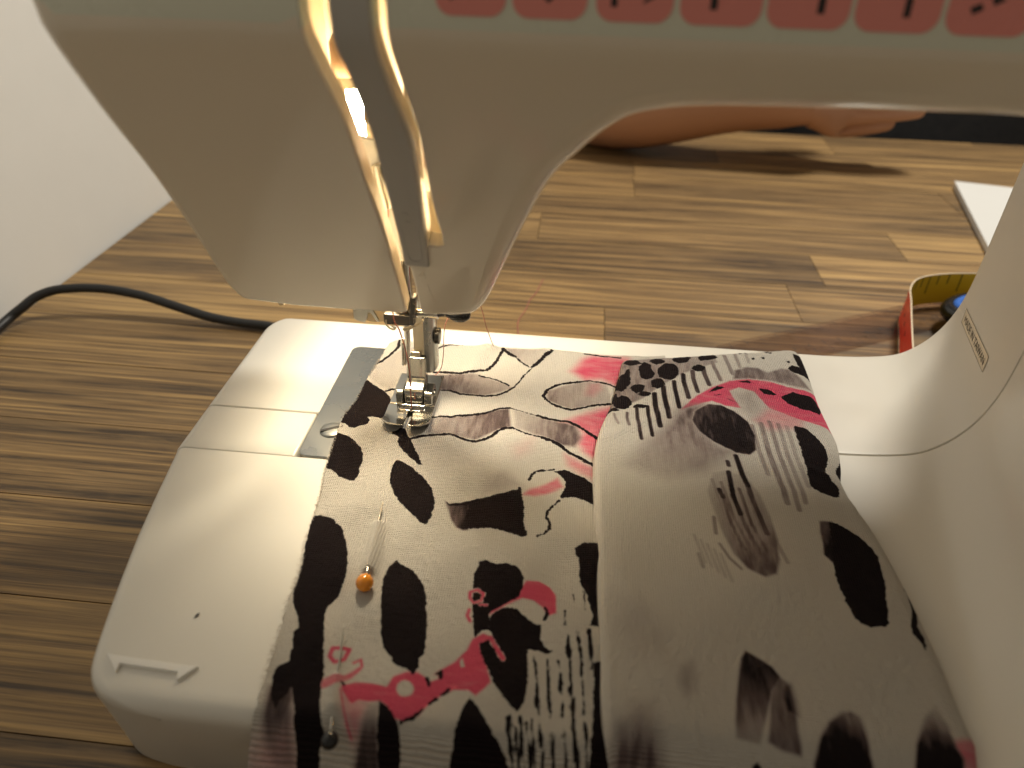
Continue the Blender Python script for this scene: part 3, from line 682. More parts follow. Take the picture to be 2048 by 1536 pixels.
# hook cover beside the needle plate
def xl_mid(y):
    return -75.8 - 0.2 * (y + 27) / 24
V, F = [], []
rr = sweep([-27.0, -26.8, -26.4, -20, -10, -4.0, -3.4, -3.2], 0.7, 0.5, lambda y: profile(y, xl_mid(y), xr=-33.9))
rows_mesh(V, F, rr)
rows_mesh(V, F, skirt(rr[0], -27.0)[::-1])
rows_mesh(V, F, skirt(rr[-1], -3.2))
pyd('hook_cover', V, F, 'bed_plastic', machine, smooth=True, autoedge=50)

# raised double arrow on the extension table
bm = bmesh.new()
arrow = [(-42 + (p[0] + 42) * 1.12, -108.4 + (p[1] + 108.4) * 1.2) for p in [(-52.5, -106.6), (-48.1, -110.4), (-48.3, -108.5), (-34.9, -109.0), (-34.2, -110.8), (-31.1, -107.3), (-33.6, -107.4), (-49.5, -106.8)]]
add_prism(bm, arrow, 'z', ZB - 0.3, ZB + 1.1)
from_bm('arrow_mark', bm, 'arrow', ext, smooth=False, bevel=0.0002)

# needle plate with screw
def rounded_rect(x0, x1, y0, y1, r, n=5):
    P = []
    for cx, cy, a0 in ((x1 - r, y0 + r, -90), (x1 - r, y1 - r, 0), (x0 + r, y1 - r, 90), (x0 + r, y0 + r, 180)):
        for k in range(n + 1):
            a = math.radians(a0 + 90 * k / n)
            P.append((cx + r * math.cos(a), cy + r * math.sin(a)))
    return P
bm = bmesh.new()
add_prism(bm, rounded_rect(-33.3, 33.3, -26.9, 42.5, 3.2), 'z', ZB - 2.0, ZB + 0.6)
plate = from_bm('needle_plate', bm, 'steel', machine, bevel=0.0005, segs=2)
bm = bmesh.new()
n = 28
prof_s = [(4.2, 0.55), (4.1, 0.95), (3.5, 1.25), (2.4, 1.45), (1.2, 1.55), (0.0, 1.58)]
rings = []
sc = Vector((-25.4, -12.8, 0))
for r_, z_ in prof_s[:-1]:
    rings.append([bm.verts.new(((sc.x + r_ * math.cos(2 * math.pi * i / n)) * MM, (sc.y + r_ * math.sin(2 * math.pi * i / n)) * MM, (ZB + z_) * MM)) for i in range(n)])
for a_, b_ in zip(rings, rings[1:]):
    for i in range(n):
        bm.faces.new((a_[i], a_[(i + 1) % n], b_[(i + 1) % n], b_[i]))
bm.faces.new(rings[-1])
screw = from_bm('plate_screw', bm, 'steel', plate, angle=60)
bm = bmesh.new()
vs = add_box(bm, -3.95, 3.95, -0.5, 0.5, ZB + 0.7, ZB + 1.66)
bmesh.ops.rotate(bm, verts=vs, cent=(0, 0, 0), matrix=Matrix.Rotation(math.radians(28), 3, 'Z'))
bmesh.ops.translate(bm, verts=vs, vec=(sc.x * MM, sc.y * MM, 0))
from_bm('screw_slot', bm, 'gun', screw, smooth=False)
# speck of dirt on the bed
bm = bmesh.new()
add_tube(bm, [(-37.6, -93.0, ZB + 0.15), (-37.1, -92.3, ZB + 0.35), (-36.9, -91.5, ZB + 0.2)], [0.12, 0.3, 0.1], 6)
tag(from_bm('lint_speck', bm, 'gun'), 'tiny dark speck of lint on the cream extension table', 'lint')

# ------------------------------------------------------------------ sticker on the pillar
def pillar_surface(y, z):
    """point on the pillar's left face"""
    h = z - ZB
    offs = interp(h, [b for a, b in FILC], [a for a, b in FILC])
    return Vector((pillar_x(y) + offs, y, z))
def sticker_point(u, v, lift):
    """u along the sticker, v across; millimetres on a 24.6 x 6 label stretched over the curve"""
    s_, t_ = (u + 12.3) / 24.6, (v + 3.0) / 6.0
    y = (1 - t_) * (51.4 + (14.6 - 51.4) * s_) + t_ * (54.1 + (16.9 - 54.1) * s_)
    z = (1 - t_) * (70.1 + (70.9 - 70.1) * s_) + t_ * (74.6 + (75.8 - 74.6) * s_)
    p = pillar_surface(y, z)
    a = pillar_surface(y + 0.2, z) - p
    b = pillar_surface(y, z + 0.2) - p
    nn = b.cross(a).normalized()
    if nn.x > 0:
        nn = -nn
    return (p + nn * lift) * MM
def sticker_quad(name, mat, u0, u1, v0, v1, lift, parent, nu=14, nv=6):
    V, F = [], []
    for j in range(nv + 1):
        for i in range(nu + 1):
            V.append(sticker_point(u0 + (u1 - u0) * i / nu, v0 + (v1 - v0) * j / nv, lift))
    for j in range(nv):
        for i in range(nu):
            a = j * (nu + 1) + i
            F.append((a, a + 1, a + nu + 2, a + nu + 1))
    return pyd(name, V, F, mat, parent, smooth=True)
sticker = sticker_quad('origin_sticker', 'plastic', -12.3, 12.3, -3.0, 3.0, 0.10, machine)
V, F = [], []
for (u0, u1, v0, v1) in ((-12.3, 12.3, 2.85, 3.0), (-12.3, 12.3, -3.0, -2.85), (12.15, 12.3, -2.85, 2.85), (-12.3, -12.15, -2.85, 2.85)):
    b0 = len(V)
    for i in range(15):
        u = u0 + (u1 - u0) * i / 14
        V += [sticker_point(u, v0, 0.16), sticker_point(u, v1, 0.16)]
    for i in range(14):
        F.append((b0 + 2 * i, b0 + 2 * i + 2, b0 + 2 * i + 3, b0 + 2 * i + 1))
pyd('sticker_border', V, F, 'gun', sticker)
tv, tf = text_verts('MADE IN TAIWAN', 1.0)
w = max(v[0] for v in tv) - min(v[0] for v in tv)
hgt = max(v[1] for v in tv) - min(v[1] for v in tv)
pyd('sticker_lettering', [sticker_point(v[0] * 21.5 / w, v[1] * 2.9 / hgt - 0.45, 0.18) for v in tv], tf, 'ink_print', sticker)

# ------------------------------------------------------------------ head and arm shell
LEAN = math.radians(24.0)
RIDGE, RW = 84.0, 5.0
def lean_at(s):
    t = min(1.0, max(0.0, (s - (RIDGE - RW)) / (2 * RW)))
    t = t * t * (3 - 2 * t)
    return LEAN + t * (math.radians(-7) - LEAN)
_S = np.linspace(-10, 190, 2001)
_Y, _Z = [0.0], [0.0]
for a_, b_ in zip(_S, _S[1:]):
    l_ = lean_at((a_ + b_) / 2)
    _Y.append(_Y[-1] - math.sin(l_) * (b_ - a_))
    _Z.append(_Z[-1] + math.cos(l_) * (b_ - a_))
_Y = np.array(_Y)
_Z = np.array(_Z)
_Y += -25.0 - np.interp(0, _S, _Y)
_Z += 103.7 - np.interp(0, _S, _Z)
def face_pt(x, s, depth=0.0):
    """front cover point (mm); depth goes into the machine"""
    l_ = lean_at(s)
    return Vector((x, interp(s, _S, _Y) + depth * math.cos(l_), interp(s, _S, _Z) + depth * math.sin(l_)))

def densify(pts, step=2.5):
    out = []
    for a, b in zip(pts, pts[1:]):
        n = max(1, int(math.hypot(b[0] - a[0], b[1] - a[1]) / step))
        for i in range(n):
            out.append((a[0] + (b[0] - a[0]) * i / n, a[1] + (b[1] - a[1]) * i / n))
    out.append(pts[-1])
    return out
def smooth_line(pts, n=5):
    return [tuple(p) for p in catmull(pts, n)]

left_e = smooth_line([(-56.9, 158), (-56.8, 110), (-56.0, 88), (-53.6, 66), (-49.8, 45), (-47.7, 25), (-46.6, 8), (-45.2, 0.4), (-42.8, -3.0), (-38, -3.8)])
bottom_l = densify([(-37.1, -3.8), (-10, -4.0), (5.4, -4.0)])
slot_l = smooth_line([(7.0, -2.8), (6.8, 8), (6.0, 33), (4.8, 46.3), (3.4, 64.6), (1.0, 76.6), (-0.4, 85), (-0.5, 97), (-0.4, 112), (0.6, 114.5), (2.2, 115.2), (3.8, 114.5), (4.8, 112), (4.8, 97), (4.8, 85.3), (6.3, 76.8), (8.2, 63.6), (8.9, 45), (9.4, 26.1), (9.2, 19.2)])
slot_l2 = [(9.4, 18.0), (10.6, 17.2), (10.8, 15)] + densify([(10.85, 13), (11.1, -2.4)])
bottom_r = densify([(11.8, -3.8), (22, -4.2)])
arch = smooth_line([(22, -4.2), (25.8, -3.6), (28.6, -0.8), (31.6, 5.0), (35.6, 16), (41.0, 30.8), (46.9, 45), (50.3, 50.6), (54.0, 55.2), (57.6, 59.7), (61.5, 63.5), (66.5, 66.3), (77.7, 68.3), (97.9, 69.0), (117.7, 69.3), (141.6, 69.3), (200, 67), (262, 65)])
top_e = densify([(262, 66), (262, 158)], 6) + densify([(262, 158), (-53.5, 158)], 8)[1:]
sidedepth, lip = 'side', 'lip'
OUT = []      # (x, s, bevel radius, extrude kind)
for p in left_e[:-1]:
    OUT.append((p[0] + 0.9, p[1], 2.8, 'side'))
for i, p in enumerate(bottom_l):
    OUT.append((p[0], p[1], 1.3 + 1.5 * max(0.0, min(1.0, (-26.0 - p[0]) / 12.0)), 'lip'))
for p in slot_l + slot_l2:
    OUT.append((p[0], p[1], 0.8, 'slot'))
for p in bottom_r[:-1]:
    OUT.append((p[0], p[1], 1.3 + 2.2 * max(0.0, min(1.0, (p[0] - 14.0) / 8.0)), 'lip'))
for p in arch[:-1]:
    OUT.append((p[0], p[1], interp(p[0], [22, 30, 36, 41, 50, 300], [3.5, 4.2, 5.5, 6.5, 8.0, 8.0]), 'side'))
for p in top_e[:-1]:
    OUT.append((p[0], p[1], 4.0, 'side'))
hole_r = smooth_line([(16.8, 26.6), (17.2, 39.2), (17.5, 58.9), (15.0, 72.7), (13.4, 85.5), (13.4, 110), (14.5, 112), (15.8, 110), (15.7, 85.5), (17.0, 73.9), (18.9, 61.6), (19.4, 42.6), (20.7, 29.0), (20.3, 26.8), (18.8, 26.2)], 5)
HOL = [(p[0], p[1], 0.6, 'slot') for p in hole_r]        # interior kept to the left-hand test below

def loop_normals(L):
    n = len(L)
    area = sum(L[i][0] * L[(i + 1) % n][1] - L[(i + 1) % n][0] * L[i][1] for i in range(n))
    sg = 1 if area > 0 else -1
    N = []
    for i in range(n):
        a, c = L[i - 1], L[(i + 1) % n]
        t = np.array([c[0] - a[0], c[1] - a[1]])
        t = t / (np.linalg.norm(t) + 1e-9)
        N.append(np.array([-t[1], t[0]]) * sg)          # points inside the loop
    return N

def inside(poly, x, y):
    c = False
    n = len(poly)
    j = n - 1
    for i in range(n):
        xi, yi = poly[i][0], poly[i][1]
        xj, yj = poly[j][0], poly[j][1]
        if (yi > y) != (yj > y) and x < (xj - xi) * (y - yi) / (yj - yi) + xi:
            c = not c
        j = i
    return c

NO = loop_normals(OUT)
NH = loop_normals(HOL)
in_out = [(p[0] + n_[0] * p[2], p[1] + n_[1] * p[2]) for p, n_ in zip(OUT, NO)]
in_hol = [(p[0] - n_[0] * p[2], p[1] - n_[1] * p[2]) for p, n_ in zip(HOL, NH)]
pts2 = [Vector(p) for p in in_out] + [Vector(p) for p in in_hol]
no, nh = len(in_out), len(in_hol)
edges = [(i, (i + 1) % no) for i in range(no)] + [(no + i, no + (i + 1) % nh) for i in range(nh)]
for s_ in [30, 55] + list(np.arange(77, 92.1, 1.25)) + [104, 120, 140]:
    for x_ in np.arange(-50, 260, 5.0):
        if inside(in_out, x_, s_) and not inside(in_hol, x_, s_):
            d2 = min((x_ - p[0]) ** 2 + (s_ - p[1]) ** 2 for p in in_out + in_hol)
            if d2 > 1.0:
                pts2.append(Vector((x_, s_)))
cv, ce, cf, ov, oe, of = delaunay_2d_cdt(pts2, edges, [], 0, 1e-5)
V = [tuple(face_pt(p.x, p.y) * MM) for p in cv]
F = []
for f in cf:
    cx = sum(cv[i].x for i in f) / len(f)
    cy = sum(cv[i].y for i in f) / len(f)
    if inside(in_out, cx, cy) and not inside(in_hol, cx, cy):
        F.append(tuple(f))
lookup = {}
for k_, o_ in enumerate(ov):
    for i in o_:
        lookup[i] = k_
YBACK = 50.0
def add_rim(L, N, base, sign):
    n = len(L)
    prev = [lookup[base + i] for i in range(n)]
    segs = 6
    for k_ in range(1, segs + 1):
        t = math.pi / 2 * k_ / segs
        cur = []
        for p, nn in zip(L, N):
            r = p[2]
            off = r * (1 - math.sin(t))
            V.append(tuple(face_pt(p[0] + sign * nn[0] * off, p[1] + sign * nn[1] * off, r * (1 - math.cos(t))) * MM))
            cur.append(len(V) - 1)
        for i in range(n):
            j = (i + 1) % n
            F.append((prev[i], prev[j], cur[j], cur[i]))
        prev = cur
    return prev
ring = add_rim(OUT, NO, 0, 1)
ringh = add_rim(HOL, NH, no, -1)
def deeper(L, ring, steps):
    n = len(L)
    prev = ring
    for k_ in steps:
        cur = []
        for i, p in enumerate(L):
            q = Vector(V[ring[i]])
            if p[3] == 'side':
                y_ = q.y / MM + (YBACK - q.y / MM) * k_
                V.append((q.x, y_ * MM, q.z))
            else:
                d = {'lip': 2.0, 'slot': 4.2}[p[3]] * k_
                l_ = lean_at(p[1])
                V.append((q.x, q.y + d * math.cos(l_) * MM, q.z + d * math.sin(l_) * MM))
            cur.append(len(V) - 1)
        for i in range(n):
            j = (i + 1) % n
            if L[i][3] == 'side' and L[j][3] != 'side' or L[i][3] != 'side' and L[j][3] == 'side':
                if k_ > 0.06:
                    continue
            F.append((prev[i], prev[j], cur[j], cur[i]))
        prev = cur
    return prev
last = deeper(OUT, ring, (0.05, 0.3, 0.6, 1.0))
deeper(HOL, ringh, (0.5, 1.0))
shell = pyd('head_cover', V, F, 'plastic', machine, smooth=True, wn=True, autoedge=55)
# the front panel above the ridge is a slightly green cream, with some reflection painted in
shell.data.materials.append(MAT['panel'])
z_ridge = face_pt(0, RIDGE + 2.0).z * MM
for pl in shell.data.polygons:
    c_ = pl.center
    if c_.z > z_ridge and c_.y < -0.05:
        pl.material_index = 1
# back of the head and arm
sides = [i for i in range(no) if OUT[i][3] == 'side']
bk = [V[last[i]] for i in sides]
pyd('back_cover', bk, [tuple(range(len(bk)))], 'inner', machine)

# raised strip between the two thread slots
strip_l = smooth_line([(9.7, 19.6), (9.9, 26.1), (9.4, 45), (8.7, 63.6), (6.8, 76.8), (5.3, 85.3), (5.3, 112)], 6)
strip_r = smooth_line([(16.3, 19.2), (16.6, 26.1), (16.9, 39.2), (17.1, 58.9), (14.6, 72.7), (13.0, 85.5), (13.0, 112)], 6)
V, F = [], []
for a, b in zip(strip_l, strip_r):
    for q in ((a, 0.3), (a, -0.7), ((a[0] + 0.35, a[1]), -1.0), ((b[0] - 0.35, b[1]), -1.0), (b, -0.7), (b, 0.3)):
        V.append(tuple(face_pt(q[0][0], q[0][1], q[1]) * MM))
n = len(strip_l)
for i in range(n - 1):
    for j in range(5):
        a = i * 6 + j
        F.append((a, a + 6, a + 7, a + 1))
F.append((0, 1, 2, 3, 4, 5))
strip = pyd('thread_path_strip', V, F, 'strip', machine, smooth=True, autoedge=40)

def face_text(name, s, x, sc_, size, lift, parent, mat):
    tv, tf = text_verts(s, size)
    V = [tuple(face_pt(x + v[0], sc_ + v[1], -lift) * MM) for v in tv]
    n0 = len(V)
    V += [tuple(face_pt(x + v[0], sc_ + v[1], 0.05) * MM) for v in tv]
    cnt = {}
    for f in tf:
        for a, b in zip(f, f[1:] + f[:1]):
            cnt[(a, b)] = cnt.get((a, b), 0) + 1
    F = list(tf)
    for (a, b) in cnt:
        if (b, a) not in cnt:
            F.append((b, a, a + n0, b + n0))
    return pyd(name, V, F, mat, parent)
face_text('step_numeral', '2', 12.6, 37.0, 5.0, 1.12, strip, 'strip')
face_text('step_numeral', '4', 13.7, 14.3, 4.4, 0.22, shell, 'plastic')
def face_ridge(pts, r, lift, parent, mat, name):
    return tube(name, [face_pt(p[0], p[1], -lift) for p in pts], r, mat, parent, 6)
face_ridge(catmull([(11.0, 33), (11.2, 24), (11.9, 21.6), (13, 21.2), (14.2, 21.7), (14.9, 24), (15.2, 33)], 4), 0.16, 1.0, strip, 'strip', 'raised_line')
face_ridge([(14.5, 10.8), (15.3, 6), (15.8, 2.2)], 0.16, 0.0, shell, 'plastic', 'raised_line')

# pink stitch tiles on the front panel
XT = [(25.2, 38.2), (39.4, 53.0), (54.6, 68.4), (69.6, 84.0), (84.9, 99.2), (100.1, 114.6), (115.6, 130.2), (131.2, 146)]
def panel_prism(name, poly, l0, l1, mat, parent):
    V = [tuple(face_pt(p[0], p[1], -l1) * MM) for p in poly] + [tuple(face_pt(p[0], p[1], -l0) * MM) for p in poly]
    n = len(poly)
    F = [tuple(range(n))] + [(i, i + n, (i + 1) % n + n, (i + 1) % n) for i in range(n)]
    return pyd(name, V, F, mat, parent)
S0, S1 = 88.2, 106.0
def bar(p, q, w):
    d = np.array([q[0] - p[0], q[1] - p[1]], float)
    d /= np.linalg.norm(d)
    m_ = np.array([-d[1], d[0]]) * w / 2
    return [tuple(np.array(p) + m_), tuple(np.array(p) - m_), tuple(np.array(q) - m_), tuple(np.array(q) + m_)]
marks = [
    [[(2.6, 3.0), (5.2, 4.1), (8.0, 6.4), (8.6, 8.4), (7.2, 8.0), (4.0, 5.2)]],
    [[(6.6, 3.2), (9.3, 5.6), (10.2, 9.0), (6.6, 7.2), (3.0, 9.0), (4.1, 5.6)]],
    [bar((3.2, 3.0), (3.2, 12), 1.1), [(8.2, 3.6), (11.6, 5.4), (11.6, 6.8), (9.4, 6.0)]],
    [bar((5.6, 3.1), (5.6, 7.2), 1.2), bar((7.6, 8.6), (7.6, 12.6), 1.2)],
    [bar((8.8, 3.1), (8.8, 6.8), 1.2), bar((6.4, 8.6), (6.4, 12.6), 1.2)],
    [bar((8.2, 3.0), (8.2, 13.2), 1.1)],
    [bar((3.6 + 3.0 * i, 4.4 + 1.5 * i), (5.2 + 3.0 * i, 5.2 + 1.5 * i), 1.2) for i in range(4)],
    [bar((4 + i * 2.4, 4), (4 + i * 2.4, 9), 0.9) for i in range(4)],
]
for i, (x0, x1) in enumerate(XT):
    P = rounded_rect(x0, x1, S0, S1, 3.0, 6)
    t_ = panel_prism('stitch_tile', P, -0.02, 0.22, 'pink_print', shell)
    tile_w = (x1 - x0)
    bmV, bmF = [], []
    for mk in marks[i]:
        b0 = len(bmV)
        bmV += [tuple(face_pt(x0 + p[0] * tile_w / 13.6, S0 - 0.6 + p[1], -0.30) * MM) for p in mk]
        bmF.append(tuple(range(b0, len(bmV))))
    pyd('stitch_symbol', bmV, bmF, 'ink_print', t_)

# ------------------------------------------------------------------ inside the head: lamp, needle bar, frame
def on_ray(y):
    """centre line along which the bulb shows in the left slot (mm)"""
    return Vector((-9.5 - 0.30 * y, y, 148.4 - 0.28 * y))
bc = on_ray(17.0)
bm = bmesh.new()
prof_b = [(0.0, -28.0), (3.4, -27.2), (5.8, -25.0), (7.2, -21.0), (7.4, -14.0), (7.0, -8.0), (6.8, 0.0), (6.2, 4.0), (5.0, 7.0), (4.2, 9.5), (4.0, 11.0)]
add_tube(bm, [bc + Vector((0, 0, z_)) for r_, z_ in prof_b], [max(r_, 0.05) for r_, z_ in prof_b], 20)
bulb = from_bm('lamp_bulb', bm, 'bulb', machine, angle=70)
# added shroud, dims the bulb's light in the slots; open below, small front window
sh_v, sh_f = [], []
SN, SZ = 36, [-4.0, -2.6, 11.0, 12, 14]
for z_ in SZ:
    for i in range(SN):
        a_ = 2 * math.pi * i / SN
        sh_v.append(tuple((bc + Vector((9.0 * math.cos(a_), 9.0 * math.sin(a_), z_))) * MM))
view_a = math.atan2(-208.2 - bc.y, 54.1 - bc.x)
for j in range(len(SZ) - 1):
    for i in range(SN):
        a_ = 2 * math.pi * (i + 0.5) / SN
        da = abs((a_ - view_a + math.pi) % (2 * math.pi) - math.pi)
        if j == 1 and da < math.radians(15):
            continue
        sh_f.append((j * SN + i, j * SN + (i + 1) % SN, (j + 1) * SN + (i + 1) % SN, (j + 1) * SN + i))
pyd('added_lamp_shroud', sh_v, sh_f, 'inner', machine, smooth=True)
tube('lamp_socket', [bc + Vector((0, 0, z_)) for z_ in (11.2, 13, 22, 26)], [4.6, 6.2, 6.2, 4.0], 'brown_metal', machine, 16)
bm = bmesh.new()
add_box(bm, -33.6, -32.0, -19, -8, 97.8, 186)  # added plate, trims the left edge of the lamp's light pool
add_box(bm, -33.6, -32.0, -7.95, 48, 93.5, 186)
from_bm('added_light_baffle', bm, 'inner', machine, smooth=False)
for px_, py_ in ((-25.5, -3.0), (-21.5, -9.5)):  # posts added to throw soft shadow streaks across the bed
    tube('added_streak_post', [(px_, py_, 101.5), (px_, py_, 128)], 2.3, 'inner', machine, 12)
tube('needle_bar', [(0, 0, 88), (0, 0, 134.0), (0, 0, 134.6)], [3.1, 3.1, 2.7], 'chrome', machine, 20)
tube('presser_bar', [(3.6, 16.5, 74), (3.6, 16.5, 170)], 3.3, 'chrome', machine, 18)
bm = bmesh.new()
add_box(bm, 13.5, 34, 10, 46, 128, 196)
add_box(bm, 20, 36, -14, 10, 140, 196)
from_bm('inner_frame', bm, 'brown_metal', machine, bevel=0.0008)
bm = bmesh.new()
add_prism(bm, [(12.5, 110), (24, 110), (24, 122), (19, 126), (16, 137), (12.5, 137)], 'y', -26, -21)
from_bm('tension_block', bm, 'inner', machine, bevel=0.0006)
bm = bmesh.new()
add_prism(bm, [(-9.0, 148.6), (0.5, 146.4), (2.6, 128), (4.0, 112), (-0.6, 112), (-5.0, 128), (-9.0, 137)], 'y', -13, -11)
from_bm('thread_bracket', bm, 'strip', machine, bevel=0.0004)
tube('bracket_post', [(-0.8, -15.2, 141.6), (-0.7, -15.2, 141), (0.9, -15.2, 131.5), (1.2, -15.2, 129)], [1.0, 1.7, 1.7, 1.2], 'chrome', machine, 14)
bm = bmesh.new()
add_prism(bm, [(-4.6, 151.5), (6, 146), (6.6, 152), (-3.6, 158)], 'y', -12, -9)
from_bm('take_up_lever', bm, 'brown_metal', machine, bevel=0.0004)

# ------------------------------------------------------------------ needle clamp and guides
bm = bmesh.new()
add_prism(bm, [(-6.1, 85.2), (-5.4, 84.6), (2.6, 84.5), (3.4, 85.3), (3.4, 88.3), (-6.0, 88.5)], 'y', -4.0, 4.2)
clamp = from_bm('needle_clamp', bm, 'gun', machine, bevel=0.0006, segs=3)
bm = bmesh.new()
add_prism(bm, [(2.7, 85.2), (4.0, 85.0), (4.4, 89.0), (5.2, 95.5), (3.6, 95.5), (2.6, 90)], 'y', -4.8, -1.0)
from_bm('clamp_plate', bm, 'gun', clamp, bevel=0.0004)
tube('clamp_shaft', [(3.4, -1.0, 88.0), (7, -1.0, 88.1), (10.6, -1.0, 88.2), (11.4, -1.0, 88.2), (11.6, -1.0, 88.2)], [1.55, 1.55, 1.55, 1.8, 1.3], 'chrome', clamp, 14)
tube('clamp_screw', catmull([(11.2, -1.0, 88.3), (12.4, -1.0, 88.6), (14.0, -1.0, 88.6), (15.6, -1.0, 88.4), (17.6, -1.0, 88.2), (19.6, -1.0, 88.4), (21.0, -1.0, 88.9), (21.8, -1.0, 89.4)], 3),
     list(np.interp(np.linspace(0, 7, 22), range(8), [1.4, 1.2, 1.0, 1.6, 2.3, 2.4, 1.8, 0.4])), 'black', clamp, 14)
tube('thread_guide', catmull([(-5.2, -4.3, 86.5), (-5.1, -4.4, 85.0), (-4.0, -4.8, 83.9), (-2.7, -5.0, 83.6), (-2.0, -5.0, 84.2), (-2.7, -4.9, 84.5), (-3.6, -4.7, 85.2)], 5), 0.34, 'bronze', clamp, 8)
tube('thread_guide', catmull([(4.2, -3.0, 87.6), (4.2, -3.6, 85.9), (2.2, -4.4, 84.4), (1.0, -4.6, 84.2), (0.6, -4.6, 83.6), (1.4, -4.6, 83.3), (3.4, -4.0, 84.2), (6.0, -3.0, 85.3), (6.4, -1, 85.6)], 5), 0.34, 'bronze', clamp, 8)
tube('needle', [(0.4, 0, 85), (0.4, 0, 76.4), (0.4, 0, 74.6), (0.4, 0, 71.5), (0.4, 0, 61.0), (0.4, 0, 58.4), (0.4, 0, 57.2)], [1.0, 1.0, 0.85, 0.52, 0.46, 0.36, 0.05], 'chrome', machine, 12)
# threader bracket left of the needle
bm = bmesh.new()
add_prism(bm, [(-17.0, 91), (-17.0, 84.2), (-15.8, 83.4), (-13.4, 82.9), (-12.6, 84.2), (-11.9, 86.8), (-11.2, 86.8), (-9.2, 83.6), (-8.7, 83.4), (-8.5, 84.1), (-10.3, 88.2), (-10.4, 91)], 'y', -0.9, -0.3)
thr = from_bm('needle_threader', bm, 'chrome', machine, bevel=0.00012)
bm = bmesh.new()
add_prism(bm, [(-14.4, 91), (-13.6, 83.2), (-11.4, 82.4), (-9.0, 82.6), (-7.0, 83.4), (-6.3, 84.6), (-6.2, 91)], 'y', 0.2, 3.4)
from_bm('threader_tab', bm, 'inner', thr, bevel=0.0006)

# ------------------------------------------------------------------ presser foot
bm = bmesh.new()
Z0 = ZB + 1.75
def toe(xa, xb, outer):
    """ski-shaped toe, outer corner swept back"""
    nx = 6
    prof = [(1.9, 0.0, 1.5), (-0.6, 0.0, 1.5), (-4.2, 0.0, 1.45), (-7.0, 0.2, 1.4), (-9.0, 0.8, 1.3), (-10.8, 1.7, 1.0), (-11.8, 2.5, 0.6)]
    rowsT, rowsB = [], []
    for (py_, pz_, th_) in prof:
        rt, rb = [], []
        for i in range(nx + 1):
            t = i / nx
            x_ = xa + (xb - xa) * t
            o_ = (t if outer > 0 else 1 - t)
            sw = 1.0 - 0.22 * max(0, o_ - 0.45) ** 2 * 3.3 if py_ < -0.7 else 1.0
            rt.append(bm.verts.new((x_ * MM, (py_ * sw) * MM, (Z0 + pz_ + th_) * MM)))
            rb.append(bm.verts.new((x_ * MM, (py_ * sw) * MM, (Z0 + pz_) * MM)))
        rowsT.append(rt)
        rowsB.append(rb)
    for i in range(len(prof) - 1):
        for j in range(nx):
            bm.faces.new((rowsT[i][j], rowsT[i][j + 1], rowsT[i + 1][j + 1], rowsT[i + 1][j]))
            bm.faces.new((rowsB[i][j], rowsB[i + 1][j], rowsB[i + 1][j + 1], rowsB[i][j + 1]))
        for j in (0, nx):
            bm.faces.new((rowsT[i][j], rowsT[i + 1][j], rowsB[i + 1][j], rowsB[i][j]))
    for i in (0, -1):
        for j in range(nx):
            bm.faces.new((rowsT[i][j], rowsT[i][j + 1], rowsB[i][j + 1], rowsB[i][j]))
# toes are solid in front of the needle slot
for xa, xb, o_ in ((-8.6, -0.5, -1), (1.1, 8.2, 1)):
    toe(xa, xb, o_)
foot = from_bm('presser_foot', bm, 'chrome', machine, angle=40, bevel=0.0003, segs=2)
# rim of the needle slot: a recess outlined by two raised bridges
bm = bmesh.new()
add_box(bm, -8.55, 8.15, 2.0, 22.0, Z0, Z0 + 1.5)
from_bm('foot_sole', bm, 'chrome', foot, bevel=0.0005, segs=3)
bm = bmesh.new()
add_prism(bm, [(-4.2, -0.9), (-3.2, -1.4), (0.0, -1.6), (0.2, -2.2), (0.7, -2.2), (0.9, -1.5), (3.8, -1.3), (4.8, -0.6), (4.8, 0.8), (4.0, 1.5), (-3.4, 1.5), (-4.3, 0.8)], 'z', Z0 + 1.42, Z0 + 1.56)
from_bm('needle_slot', bm, 'gun', foot, smooth=False)
tube('slot_rim', catmull([(-0.2, -1.6, Z0 + 1.5), (-3.2, -1.4, Z0 + 1.5), (-4.3, -0.6, Z0 + 1.5), (-4.2, 0.9, Z0 + 1.5), (-3.2, 1.6, Z0 + 1.5), (3.8, 1.6, Z0 + 1.5), (4.9, 0.8, Z0 + 1.5), (4.8, -0.6, Z0 + 1.5), (3.8, -1.4, Z0 + 1.5), (1.0, -1.6, Z0 + 1.5)], 4), 0.3, 'chrome', foot, 8)
bm = bmesh.new()
for xa, xb in ((-6.0, -3.3), (4.2, 7.2)):
    add_prism(bm, [(2.4, Z0 + 1.4), (10.2, Z0 + 1.4), (10.2, Z0 + 5.6), (9.4, Z0 + 6.5), (3.4, Z0 + 6.5), (2.4, Z0 + 5.7)], 'x', xa, xb)
from_bm('hinge_ears', bm, 'chrome', foot, bevel=0.0004, segs=3)
bm = bmesh.new()
add_prism(bm, [(2.7, Z0 + 1.4), (10.4, Z0 + 1.4), (12.6, Z0 + 6.0), (13.2, Z0 + 16.5), (9.6, Z0 + 16.8), (8.9, Z0 + 12), (8.3, Z0 + 9.2), (6.6, Z0 + 7.8), (4.4, Z0 + 7.1), (3.2, Z0 + 6.4), (2.7, Z0 + 5.6)], 'x', -3.0, 3.9)
from_bm('foot_ankle', bm, 'chrome', foot, bevel=0.0005, segs=3)
tube('hinge_pin', [(-6.5, 6.2, Z0 + 4.2), (7.6, 6.2, Z0 + 4.2)], 0.9, 'steel', foot, 10)
bm = bmesh.new()
add_prism(bm, [(9.0, 60), (12.6, 60), (12.6, 69.4), (11.4, 70.6), (9.6, 69.0)], 'x', -4.6, -3.2)
from_bm('ankle_lever', bm, 'chrome', foot, bevel=0.0004)
bm = bmesh.new()
